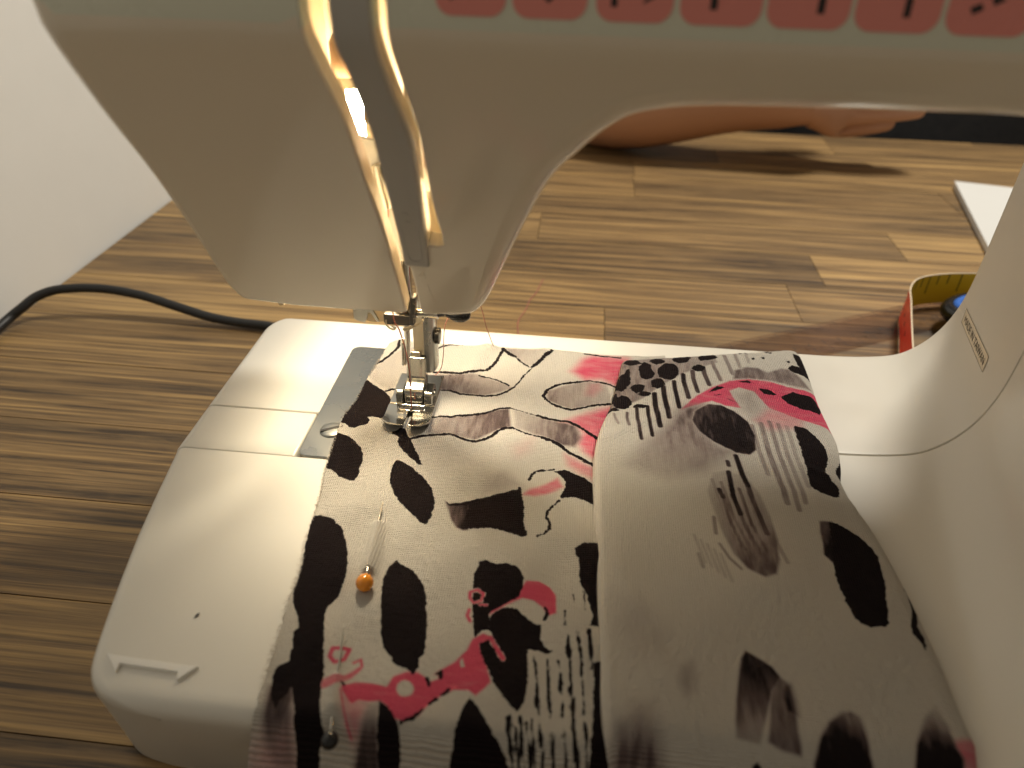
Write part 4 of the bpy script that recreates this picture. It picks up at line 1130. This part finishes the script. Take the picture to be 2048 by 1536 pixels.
add_prism(bm, [(-0.3, 12.0), (3.4, 12.0), (5.2, 12.3), (6.4, 13.4), (6.9, 15.4), (6.9, 19), (6.0, 21), (0.4, 21), (-0.3, 20)], 'z', 55.5, 79.5)
shank = from_bm('presser_shank', bm, 'steel', machine, bevel=0.0006, segs=3)
bm = bmesh.new()
add_box(bm, -0.5, 3.2, 11.6, 12.2, 63.5, 80)
from_bm('shank_face', bm, 'bronze', shank, bevel=0.0002)
bm = bmesh.new()
add_box(bm, -1.4, 2.0, 10.4, 12.4, 62.0, 65.4)
from_bm('shank_catch', bm, 'bronze', shank, bevel=0.0004)
tube('foot_screw', [(6.6, 16, 69.5), (8.2, 16, 69.5), (8.4, 16, 69.5)], [3.0, 3.0, 2.5], 'gun', shank, 14)

# ================================================================== FABRIC
def arr(l):
    return np.array(l, float) * 0.1            # to millimetres
def poly_sd(px, py, P):
    n = len(P)
    d = np.full(px.shape, 1e9)
    ins = np.zeros(px.shape, bool)
    j = n - 1
    for i in range(n):
        ax, ay = P[i]
        bx, by = P[j]
        ex, ey = bx - ax, by - ay
        wx, wy = px - ax, py - ay
        t = np.clip((wx * ex + wy * ey) / (ex * ex + ey * ey + 1e-12), 0, 1)
        d = np.minimum(d, (wx - ex * t) ** 2 + (wy - ey * t) ** 2)
        c = (ay > py) != (by > py)
        with np.errstate(divide='ignore', invalid='ignore'):
            xx = (bx - ax) * (py - ay) / ((by - ay) if by != ay else 1e-9) + ax
        ins ^= c & (px < xx)
        j = i
    d = np.sqrt(d)
    return np.where(ins, -d, d)
def line_d(px, py, P):
    d = np.full(px.shape, 1e9)
    for a, b in zip(P, P[1:]):
        ex, ey = b[0] - a[0], b[1] - a[1]
        wx, wy = px - a[0], py - a[1]
        t = np.clip((wx * ex + wy * ey) / (ex * ex + ey * ey + 1e-12), 0, 1)
        d = np.minimum(d, (wx - ex * t) ** 2 + (wy - ey * t) ** 2)
    return np.sqrt(d)
def smooth01(v):
    v = np.clip(v, 0, 1)
    return v * v * (3 - 2 * v)
FAR = 4.0
def culled(px, py, P, fn, margin=FAR):
    """evaluate fn only near the shape"""
    out = np.full(px.shape, FAR * 2)
    P = np.array(P)
    m_ = (px > P[:, 0].min() - margin) & (px < P[:, 0].max() + margin) & (py > P[:, 1].min() - margin) & (py < P[:, 1].max() + margin)
    if m_.any():
        out[m_] = fn(px[m_], py[m_], [tuple(p) for p in P])
    return out
def print_fields(layer, px, py):
    ink = np.full(px.shape, FAR)
    dash = np.full(px.shape, FAR)
    wash = np.zeros(px.shape)
    pink = np.zeros(px.shape)
    for e in PRINT.get((layer, 'ink'), []):
        ink = np.minimum(ink, culled(px, py, arr(e[0]), poly_sd))
    for pts, w in PRINT.get((layer, 'line'), []):
        ink = np.minimum(ink, culled(px, py, arr(pts), line_d) - w * 0.1 - 0.2)
    for pts, w in PRINT.get((layer, 'dash'), []):
        dash = np.minimum(dash, culled(px, py, arr(pts), line_d) - w * 0.1)
    for pts, e, v in PRINT.get((layer, 'pink'), []):
        d = culled(px, py, arr(pts), poly_sd, 9.0)
        pink = np.maximum(pink, v * smooth01(0.5 - d / (2 * e)))
    for pts, w in PRINT.get((layer, 'pline'), []):
        d = culled(px, py, arr(pts), line_d) - w * 0.1
        d = d - 0.12
        pink = np.maximum(pink, 0.95 * smooth01(0.5 - d / 0.5))
        ink = np.maximum(ink, np.where(d > FAR - 1, -9, -d))
    for e in PRINT.get((layer, 'hole'), []):
        d = culled(px, py, arr(e[0]), poly_sd)
        pink = pink * smooth01(0.5 + d / 0.5)
        ink = np.maximum(ink, np.where(d > FAR, -9, -d))
    for pts, e, v0, v1, p0, p1 in PRINT.get((layer, 'wash'), []):
        d = culled(px, py, arr(pts), poly_sd, 16.0)
        a, b = np.array(p0) * 0.1, np.array(p1) * 0.1
        ab = b - a
        t = np.clip(((px - a[0]) * ab[0] + (py - a[1]) * ab[1]) / (ab.dot(ab) + 1e-9), 0, 1)
        wash = np.maximum(wash, np.clip((v0 + (v1 - v0) * t) * smooth01(0.5 - d / (2 * e)), 0, 1.0))
    for pts, w, v in PRINT.get((layer, 'bar'), []):
        d = culled(px, py, arr(pts), line_d) - w * 0.1 - 0.12
        wash = np.maximum(wash, v * smooth01(0.5 - d / 0.5))
    return ink, dash, wash, pink

def droop(d, r):
    m_ = 0.94 * r
    dd = np.clip(d, 0, m_)
    return (r - np.sqrt(r * r - dd * dd)) + np.clip(d - m_, 0, None) * 2.8

def resample(P, n):
    P = np.array(catmull([tuple(p) for p in P], 8))
    L = np.concatenate([[0], np.cumsum(np.linalg.norm(np.diff(P, axis=0), axis=1))])
    t = np.linspace(0, L[-1], n)
    return np.stack([np.interp(t, L, P[:, 0]), np.interp(t, L, P[:, 1])], 1)

rs = np.random.RandomState(5)
def waves(px, py, n, lo, hi):
    out = np.zeros(px.shape)
    for _ in range(n):
        a = rs.uniform(0, math.pi)
        k_ = 2 * math.pi / rs.uniform(lo, hi)
        out += np.sin((px * math.cos(a) + py * math.sin(a)) * k_ + rs.uniform(0, 6.28) + 0.7 * np.sin(px * 0.05 + py * 0.07))
    return out / math.sqrt(n)
def ridge(px, py, a, b, w, h, fade=0.0):
    d = line_d(px, py, [a, b])
    return h * np.exp(-(d / w) ** 2)

PIN1 = ((4.4, -79.4), (1.2, -46.0), ZB + 3.6, ZB + 2.2)
PIN2 = ((7.4, -121.6), (2.8, -93.9), ZB + 0.5, ZB + 3.0)

def cloth(layer, nu, nv, parent, name):
    Lf = resample(arr(PRINT[(layer, 'edgeL')]), nv)
    tp = arr(PRINT[(layer, 'top')])
    if layer == 0:
        Rt = np.stack([np.linspace(93.7, 96, nv), np.linspace(50.3, Lf[-1, 1], nv)], 1)
    else:
        Rt = resample(arr(PRINT[(layer, 'edgeR')]), nv)
    if layer == 0:
        ed = waves(Lf[:, 1], Lf[:, 0], 5, 1.2, 6.0) * 0.16
        Lf[:, 0] += ed
    top = resample(tp, nu)
    u = np.linspace(0, 1, nu)[None, :]
    v = np.linspace(0, 1, nv)[:, None]
    X = Lf[:, None, 0] * (1 - u) + Rt[:, None, 0] * u
    Y = Lf[:, None, 1] * (1 - u) + Rt[:, None, 1] * u
    lin_x = X[0].copy()
    lin_y = Y[0].copy()
    wgt = (1 - v) ** 10
    X = X + (top[None, :, 0] - lin_x[None]) * wgt
    Y = Y + (top[None, :, 1] - lin_y[None]) * wgt
    px, py = X.ravel(), Y.ravel()
    # height in mm above the bed
    if layer == 0:
        near = np.exp(-((px - 0) ** 2 + (py - 5) ** 2) / 30.0 ** 2)
        h = 1.5 + 0.5 * (1 - near) * waves(px, py, 7, 18, 46)
        h += ridge(px, py, (28, -30), (66, -62), 8, 2.3) + ridge(px, py, (30, -48), (64, -92), 7, 1.8)
        h += ridge(px, py, (18, 30), (22, 48), 3.5, 1.5) + ridge(px, py, (40, 20), (46, 48), 4, 1.0)
        h += ridge(px, py, (-13, -52), (2, -48), 5, 0.7)
        h = np.maximum(h, 0.7)
        d1 = line_d(px, py, [(3.75, -73.0), (2.3, -57.0)])
        h = h + np.exp(-(d1 / 1.9) ** 2) * np.maximum(0, 4.1 - h)
        d2 = line_d(px, py, [(6.2, -114.0), (4.8, -107.0)])
        h = h + np.exp(-(d2 / 1.8) ** 2) * np.maximum(0, 2.9 - h)
        foot_m = smooth01(1.5 - np.maximum(np.abs(px) / 9.5, np.abs(py - 7) / 17.0))
        h = h * (1 - foot_m) + 1.2 * foot_m
        z = ZB + h - droop(-(py + 113.5), 6.0)
    else:
        dl = np.minimum(np.clip(px - np.repeat(Lf[:, 0], nu), 0, None), 60)
        dr = np.clip(np.repeat(Rt[:, 0], nu) - px, 0, None)
        yt = np.tile(top[:, 1], nv)
        dt = np.clip(yt - py, 0, None)
        rnd = lambda d, w: np.sqrt(np.clip(1 - (1 - np.clip(d / w, 0, 1)) ** 2, 0, 1))
        H = 4.4 + 0.4 * waves(px, py, 6, 30, 66)
        H += ridge(px, py, (72, -20), (76, -80), 7, 0.7) + ridge(px, py, (100, 20), (120, -60), 10, 0.6) + ridge(px, py, (128, -20), (142, -70), 6, 0.7) + ridge(px, py, (66, -14), (92, 8), 2.0, 0.5) + ridge(px, py, (134, -18), (146, -26), 1.6, 0.6) + ridge(px, py, (120, -30), (144, -34), 2.4, 0.5) + ridge(px, py, (70, -60), (84, -100), 2.6, 0.35)
        h = 1.7 + (H - 0.6) * rnd(dl, 2.4) * (0.25 + 0.75 * rnd(dr, 5.0)) * (0.35 + 0.65 * rnd(dt, 12.0))
        z = ZB + h - droop(-(py + 109.5), 10.0)
    fine = waves(px, py, 9, 2.0, 5.5) * (0.05 if layer == 0 else 0.05)
    z = z + fine
    V = np.stack([px, py, z], 1) * MM
    idx = np.arange(nu * nv).reshape(nv, nu)
    Fq = np.stack([idx[:-1, :-1], idx[1:, :-1], idx[1:, 1:], idx[:-1, 1:]], -1).reshape(-1, 4)
    me = bpy.data.meshes.new(name)
    me.vertices.add(len(V))
    me.vertices.foreach_set('co', V.ravel())
    me.loops.add(Fq.size)
    me.loops.foreach_set('vertex_index', Fq.ravel().astype(np.int32))
    me.polygons.add(len(Fq))
    me.polygons.foreach_set('loop_start', np.arange(0, Fq.size, 4, dtype=np.int32))
    me.update(calc_edges=True)
    me.polygons.foreach_set('use_smooth', np.ones(len(Fq), bool))
    uvl = me.uv_layers.new(name='UVMap')
    uvl.data.foreach_set('uv', (np.stack([px, py], 1) * MM)[Fq.ravel()].astype(np.float32).ravel())
    ink, dash, wash, pink = print_fields(layer, px, py)
    for nm, val in (('ink', ink), ('dash', dash), ('wash', wash), ('pink', pink)):
        a = me.attributes.new(nm, 'FLOAT', 'POINT')
        a.data.foreach_set('value', val.astype(np.float32))
    me.materials.append(MAT['fabric'])
    me.validate()
    o = bpy.data.objects.new(name, me)
    link(o, parent)
    sd = o.modifiers.new('thick', 'SOLIDIFY')
    sd.thickness = 0.0006
    sd.offset = -1
    return o
fabric = tag(empty('printed_fabric'), 'white cotton fabric printed with black, grey and pink blots, folded over on the sewing bed', 'fabric')
cloth(0, 300, 420, fabric, 'lower_layer')
cloth(1, 240, 440, fabric, 'folded_layer')

# loose fibres along the cut edge
def fray():
    rf = random.Random(11)
    E = arr(PRINT[(0, 'edgeL')])
    P = resample(E, 900)
    bm = bmesh.new()
    for _ in range(620):
        i = rf.randrange(40, 860)
        x_, y_ = P[i]
        if y_ < -112:
            continue
        L_ = rf.uniform(0.35, 1.1) * (1.5 if y_ < -60 else 0.8)
        a_ = math.pi + rf.uniform(-0.7, 0.7)
        z_ = ZB + 1.3 + rf.uniform(-0.3, 0.3)
        p0 = Vector((x_ + 0.5, y_, z_))
        p1 = p0 + Vector((math.cos(a_), math.sin(a_), rf.uniform(-0.1, 0.4))) * (L_ * 0.5 + 0.5)
        p2 = p1 + Vector((math.cos(a_ + rf.uniform(-.8, .8)), math.sin(a_ + rf.uniform(-.8, .8)), rf.uniform(-0.5, 0.2))) * L_ * 0.5
        add_tube(bm, [p0, p1, p2], [0.06, 0.05, 0.02], 3, cap=False)
    o = from_bm('frayed_edge', bm, 'fibre', fabric)
    tag(o, kind='stuff')
fray()

# ================================================================== PINS
def make_pin(p_head, p_tip, zh, zt, bead_mat, label, bead_r):
    a = Vector((p_head[0], p_head[1], zh))
    b = Vector((p_tip[0], p_tip[1], zt))
    root = tag(empty('dressmaking_pin', tuple(a * MM)), label, 'pin', 'pins in the fabric edge')
    inv = -a
    d = (b - a).normalized()
    L = (b - a).length
    tube('shaft', [d * 0.5, d * (L - 5), d * L], [0.33, 0.33, 0.04], 'chrome', root, 8)
    bm = bmesh.new()
    bmesh.ops.create_uvsphere(bm, u_segments=24, v_segments=16, radius=bead_r * MM)
    for v_ in bm.verts:
        if v_.co.y > 0:
            v_.co.y *= 1.12
    from_bm('bead', bm, bead_mat, root, angle=80)
    return root
make_pin(PIN1[0], PIN1[1], PIN1[2], PIN1[3], 'orange', 'pin with glossy orange bead pushed through the fabric beside its left edge', 2.4)
make_pin(PIN2[0], PIN2[1], PIN2[2], PIN2[3], 'black', 'pin with black bead near the bottom of the fabric below the orange one', 2.0)

# ================================================================== THREADS
tube_o = tube('sewing_thread', catmull([(1.5, -14, 134), (-1.0, -10, 106), (-2.2, -6.0, 91.0), (-2.0, -5.2, 86.2), (-0.8, -5.0, 83.6), (0.5, -4.0, 75.7), (0.9, -2.4, 67), (0.6, -0.9, 60.2), (0.35, -0.6, 58.6), (0.3, -0.3, 52), (0.2, 0, 46.6)], 5), 0.23, 'thread', None, 6)
tag(tube_o, 'reddish brown sewing thread running down the needle into the foot', 'thread')
lt = tube('loose_thread', catmull([(2, 20, 46.9), (6, 24, 49), (8.2, 21, 58), (9.0, 22, 70), (12, 25, 75), (16.5, 29, 78), (20, 34, 74), (22, 40, 60), (24, 47, 47.2)], 6), 0.15, 'thread', None, 6)
tag(lt, 'thin thread end curling up behind the presser foot', 'thread')
tt = tube('thread_tail', catmull([(36, 204, 0.3), (34.6, 196, 0.3), (33, 186, 0.3), (30, 176, 0.3), (28.5, 164, 0.3), (25.5, 150, 0.3), (27, 135, 0.3)], 6), 0.3, 'thread', None, 6)
tag(tt, 'brown thread scrap lying on the wooden table behind the bed', 'thread')

# ================================================================== CABLE
CZ = 207.0
def lift(p, z):
    k_ = (CZ - z) / (CZ - 4.0)
    return (54.1 + (p[0] - 54.1) * k_, -208.2 + (p[1] + 208.2) * k_, z)
cab = [(-238, 40, 3.0), (-243, 80, 3.2), lift((-245.2, 107.5), 5), lift((-246, 121), 9), lift((-246, 135), 13), lift((-238.2, 144.6), 15), lift((-217, 148.5), 15), lift((-190.6, 144.1), 12), lift((-165.1, 134.6), 8), lift((-140.8, 125.5), 4.5), lift((-122.5, 122), 3.2), lift((-104, 120), 3), (-85, 114, 3), (-40, 106, 3), (20, 100, 3), (120, 98, 3), (215, 104, 3)]
cb = tube('power_cable', catmull(cab, 8), 2.5, 'cable', None, 12)
tag(cb, 'black power cable snaking over the table behind the sewing machine', 'cable')

# ================================================================== RULER
ruler = tag(empty('ruler', (0.152, 0.146, 0)), 'clear plastic ruler lying on the table under the tape measure', 'ruler')
ruler.rotation_euler = (0, 0, math.radians(28.0))
bm = bmesh.new()
add_box(bm, -22, 290, -26, 0, 0.3, 2.2)
rb = from_bm('blade', bm, 'acrylic', ruler, smooth=False)
V, F = [], []
for i in range(31):
    x_ = -15 + i * 10
    for (y0_, w_, l_) in ((-0.4, 0.18, 5.0), (-25.6, 0.18, -5.0)):
        b0 = len(V)
        V += [((x_ - w_) * MM, y0_ * MM, 2.26 * MM), ((x_ + w_) * MM, y0_ * MM, 2.26 * MM), ((x_ + w_) * MM, (y0_ - l_) * MM, 2.26 * MM), ((x_ - w_) * MM, (y0_ - l_) * MM, 2.26 * MM)]
        F.append((b0, b0 + 1, b0 + 2, b0 + 3))
pyd('tick_marks', V, F, 'ink_print', rb)
V, F = [], []
for i in range(1, 30):
    tv, tf = text_verts(str(i), 4.2)
    b0 = len(V)
    V += [((v_[0] - 15 + i * 10) * MM, (v_[1] - 17.6) * MM, 2.26 * MM) for v_ in tv]
    F += [tuple(b0 + k_ for k_ in f_) for f_ in tf]
pyd('numerals', V, F, 'ink_print', rb)

# ================================================================== TAPE MEASURE
tape = tag(empty('tape_measure', (0.24, 0.17, 0.0025)), 'soft tape measure standing on edge, red outside and yellow inside', 'tape measure')
path = catmull([(214, 92), (221, 116), (229, 142), (236, 164), (241, 180), (249, 192.5), (262, 200), (281, 204.5), (310, 206), (340, 200), (352, 180), (345, 150)], 8)
path = [np.array(p) - np.array((240, 170)) for p in path]
def band(off0, off1, z0, z1, name, mat, parent):
    V, F = [], []
    n_ = len(path)
    for i, p in enumerate(path):
        t_ = path[min(i + 1, n_ - 1)] - path[max(i - 1, 0)]
        t_ = t_ / np.linalg.norm(t_)
        nn = np.array([-t_[1], t_[0]])
        for o_, z_ in ((off0, z0), (off1, z0), (off1, z1), (off0, z1)):
            q = p + nn * o_
            V.append((q[0] * MM, q[1] * MM, z_ * MM))
    for i in range(n_ - 1):
        for j in range(4):
            a = i * 4 + j
            b = i * 4 + (j + 1) % 4
            F.append((a, b, b + 4, a + 4))
    F += [(0, 1, 2, 3), tuple(4 * (n_ - 1) + k_ for k_ in (3, 2, 1, 0))]
    return pyd(name, V, F, mat, parent, smooth=True, autoedge=40)
outer = band(0.05, 0.32, 0.0, 18.6, 'red_face', 'red_tape', tape)
inner = band(-0.32, 0.0, 0.0, 18.6, 'yellow_face', 'yellow_tape', tape)
band(-0.34, 0.34, 18.62, 18.9, 'top_rim', 'tape_rim', tape)
def tape_marks(parent, off, mat):
    V, F = [], []
    n_ = len(path)
    for i in range(4, n_ - 4, 3):
        t_ = path[i + 1] - path[i - 1]
        t_ = t_ / np.linalg.norm(t_)
        nn = np.array([-t_[1], t_[0]])
        q = path[i] + nn * off
        h_ = 11.0 if (i // 3) % 3 == 0 else 6.0
        b0 = len(V)
        for s_, z_ in ((-0.3, 18.4), (0.3, 18.4), (0.3, 18.4 - h_), (-0.3, 18.4 - h_)):
            V.append(((q[0] + t_[0] * s_) * MM, (q[1] + t_[1] * s_) * MM, z_ * MM))
        F.append((b0, b0 + 1, b0 + 2, b0 + 3))
    pyd('scale_marks', V, F, mat, parent)
tape_marks(inner, -0.40, 'ink_print')
V, F = [], []
for dg_, at_ in (('6', 17), ('5', 21), ('4', 25), ('3', 29)):
    tv, tf = text_verts(dg_, 5.5)
    t_ = path[at_ + 1] - path[at_ - 1]
    t_ = t_ / np.linalg.norm(t_)
    nn = np.array([-t_[1], t_[0]])
    b0 = len(V)
    for v_ in tv:
        q = path[at_] + nn * 0.42 - t_ * v_[1]
        V.append((q[0] * MM, q[1] * MM, (9 + v_[0]) * MM))
    F += [tuple(b0 + k_ for k_ in f_) for f_ in tf]
pyd('numerals', V, F, 'ink_print', outer)

# ================================================================== SCISSORS
sc_o = tag(empty('scissors', (0.271, 0.158, 0.0025)), 'black handled scissors with blue grip lining inside the tape loop', 'scissors')
def loop_tube(c, rx, ry, rot, r, z, name, mat, parent, squash=1.0):
    P = []
    for i in range(29):
        a = 2 * math.pi * i / 28
        x_, y_ = rx * math.cos(a), ry * math.sin(a)
        P.append((c[0] + x_ * math.cos(rot) - y_ * math.sin(rot), c[1] + x_ * math.sin(rot) + y_ * math.cos(rot), z))
    return tube(name, P, r, mat, parent, 12)
h1 = loop_tube((12, 20), 21, 12, 0.35, 4.6, 9.0, 'handle', 'black', sc_o)
loop_tube((12, 20), 17.6, 8.8, 0.35, 2.6, 12.2, 'grip_lining', 'blue', h1)
h2 = loop_tube((2, -12), 19, 11, 0.15, 4.6, 6.0, 'handle', 'black', sc_o)
loop_tube((2, -12), 15.6, 7.8, 0.15, 2.4, 8.8, 'grip_lining', 'steel', h2)
bm = bmesh.new()
add_prism(bm, [(20, -8), (60, -4), (150, 6), (60, 6), (22, 2)], 'z', 4, 6)
from_bm('blade', bm, 'steel', sc_o, smooth=False)
bm = bmesh.new()
add_prism(bm, [(30, 20), (62, 4), (150, 7), (64, 12), (34, 28)], 'z', 6.2, 8.2)
from_bm('blade', bm, 'steel', sc_o, smooth=False)

# ================================================================== NOTEBOOK
nb = tag(empty('paper_pad', (0.360, 0.418, 0.0)), 'white paper pad on the table behind the machine pillar', 'paper pad')
nb.rotation_euler = (0, 0, math.radians(-12))
bm = bmesh.new()
add_box(bm, 0, 210, -290, 0, 0.4, 5.0)
from_bm('page_block', bm, 'paper', nb, smooth=False)
bm = bmesh.new()
add_box(bm, -0.6, 210.6, -290.6, 0.6, 5.1, 5.5)
from_bm('cover_sheet', bm, 'paper', nb, smooth=False)

# ================================================================== PERSON
def skin_object(name, joints, bones, mat, parent, root, sub=2):
    names = list(joints)
    me = bpy.data.meshes.new(name)
    me.from_pydata([joints[n_][0] for n_ in names], [(names.index(a), names.index(b)) for a, b in bones], [])
    o = bpy.data.objects.new(name, me)
    link(o, parent)
    sk = o.modifiers.new('skin', 'SKIN')
    sk.use_smooth_shade = True
    for i, n_ in enumerate(names):
        r_ = joints[n_][1]
        me.skin_vertices[0].data[i].radius = (r_, r_) if isinstance(r_, (int, float)) else r_
        me.skin_vertices[0].data[i].use_root = (n_ == root)
    ss = o.modifiers.new('sub', 'SUBSURF')
    ss.levels = sub
    ss.render_levels = sub
    dg = bpy.context.evaluated_depsgraph_get()
    me2 = bpy.data.meshes.new_from_object(o.evaluated_get(dg))
    o.modifiers.clear()
    o.data = me2
    me2.name = name
    me2.materials.clear()
    me2.materials.append(MAT[mat])
    me2.polygons.foreach_set('use_smooth', [True] * len(me2.polygons))
    return o
person = tag(empty('person', (0.44, 0.80, -0.3)), 'person in black clothing behind the table, resting a bare forearm on it', 'person')
off = Vector((0.44, 0.80, -0.3))
def J(x, y, z, r):
    return ((x - off.x, y - off.y, z - off.z), r)
joints = {
    'pelvis': J(.44, .84, -.28, (.15, .10)), 'waist': J(.44, .84, -.10, (.13, .09)), 'chest': J(.44, .83, .16, (.15, .10)), 'neckb': J(.44, .83, .33, .065), 'neck': J(.44, .815, .40, .055), 'chin': J(.44, .80, .46, .07), 'head': J(.44, .80, .55, .09), 'crown': J(.44, .81, .62, .06),
    'rsh': J(.27, .83, .28, .06), 'rupper': J(.15, .72, .16, .045), 'relbow': J(.030, .505, .038, .046), 'rfore': J(.085, .475, .039, .045), 'rfore2': J(.150, .466, .051, .036), 'rwrist': J(.200, .462, .056, (.028, .029)), 'rpalm': J(.230, .460, .053, (.032, .024)), 'rpalm2': J(.254, .460, .052, (.031, .019)),
    'lsh': J(.61, .83, .28, .06), 'lupper': J(.71, .76, .14, .045), 'lelbow': J(.76, .66, .03, .040), 'lwrist': J(.68, .60, -.06, .027), 'lhand': J(.64, .62, -.08, .03),
}
bones = [('pelvis', 'waist'), ('waist', 'chest'), ('chest', 'neckb'), ('neckb', 'neck'), ('neck', 'chin'), ('chin', 'head'), ('head', 'crown'),
         ('chest', 'rsh'), ('rsh', 'rupper'), ('rupper', 'relbow'), ('relbow', 'rfore'), ('rfore', 'rfore2'), ('rfore2', 'rwrist'), ('rwrist', 'rpalm'), ('rpalm', 'rpalm2'),
         ('chest', 'lsh'), ('lsh', 'lupper'), ('lupper', 'lelbow'), ('lelbow', 'lwrist'), ('lwrist', 'lhand')]
for i, (dy, dz, ln) in enumerate(((.006, -.023, .046), (-.002, -.008, .064), (-.006, .008, .074), (-.002, .024, .066))):
    bx, by, bz = .272, .460 + dy, .051 + dz * .85
    joints['k%d' % i] = J(bx, by, bz, .0115)
    joints['m%d' % i] = J(bx + ln * .42, by - .002, bz + .004, .0104)
    joints['d%d' % i] = J(bx + ln * .75, by + .000, bz + .006, .0092)
    joints['t%d' % i] = J(bx + ln, by + .004, bz + .006, .0072)
    bones += [('rpalm2', 'k%d' % i), ('k%d' % i, 'm%d' % i), ('m%d' % i, 'd%d' % i), ('d%d' % i, 't%d' % i)]
joints['th0'] = J(.246, .490, .075, .0115)
joints['th1'] = J(.272, .496, .084, .0098)
joints['th2'] = J(.292, .498, .086, .0075)
bones += [('rpalm', 'th0'), ('th0', 'th1'), ('th1', 'th2')]
body = skin_object('body', joints, bones, 'skin', person, 'pelvis')
sj = {'a': J(.44, .84, -.29, (.22, .13)), 'b': J(.44, .835, -.06, (.22, .125)), 'c': J(.44, .83, .17, (.20, .12)), 'd': J(.44, .83, .31, (.085, .08)),
      'e': J(.27, .83, .27, .082), 'f': J(.19, .76, .185, .064), 'g': J(.61, .83, .27, .082), 'h': J(.69, .775, .165, .064)}
skin_object('shirt', sj, [('a', 'b'), ('b', 'c'), ('c', 'd'), ('c', 'e'), ('e', 'f'), ('c', 'g'), ('g', 'h')], 'shirt', person, 'a')
bm = bmesh.new()
bmesh.ops.create_uvsphere(bm, u_segments=24, v_segments=16, radius=0.108)
bmesh.ops.delete(bm, geom=[v_ for v_ in bm.verts if v_.co.z < -0.02 and v_.co.y < 0.02], context='VERTS')
bmesh.ops.translate(bm, verts=bm.verts[:], vec=Vector((0, 0.018, 0.88)))
from_bm('hair', bm, 'hair', person, angle=80)
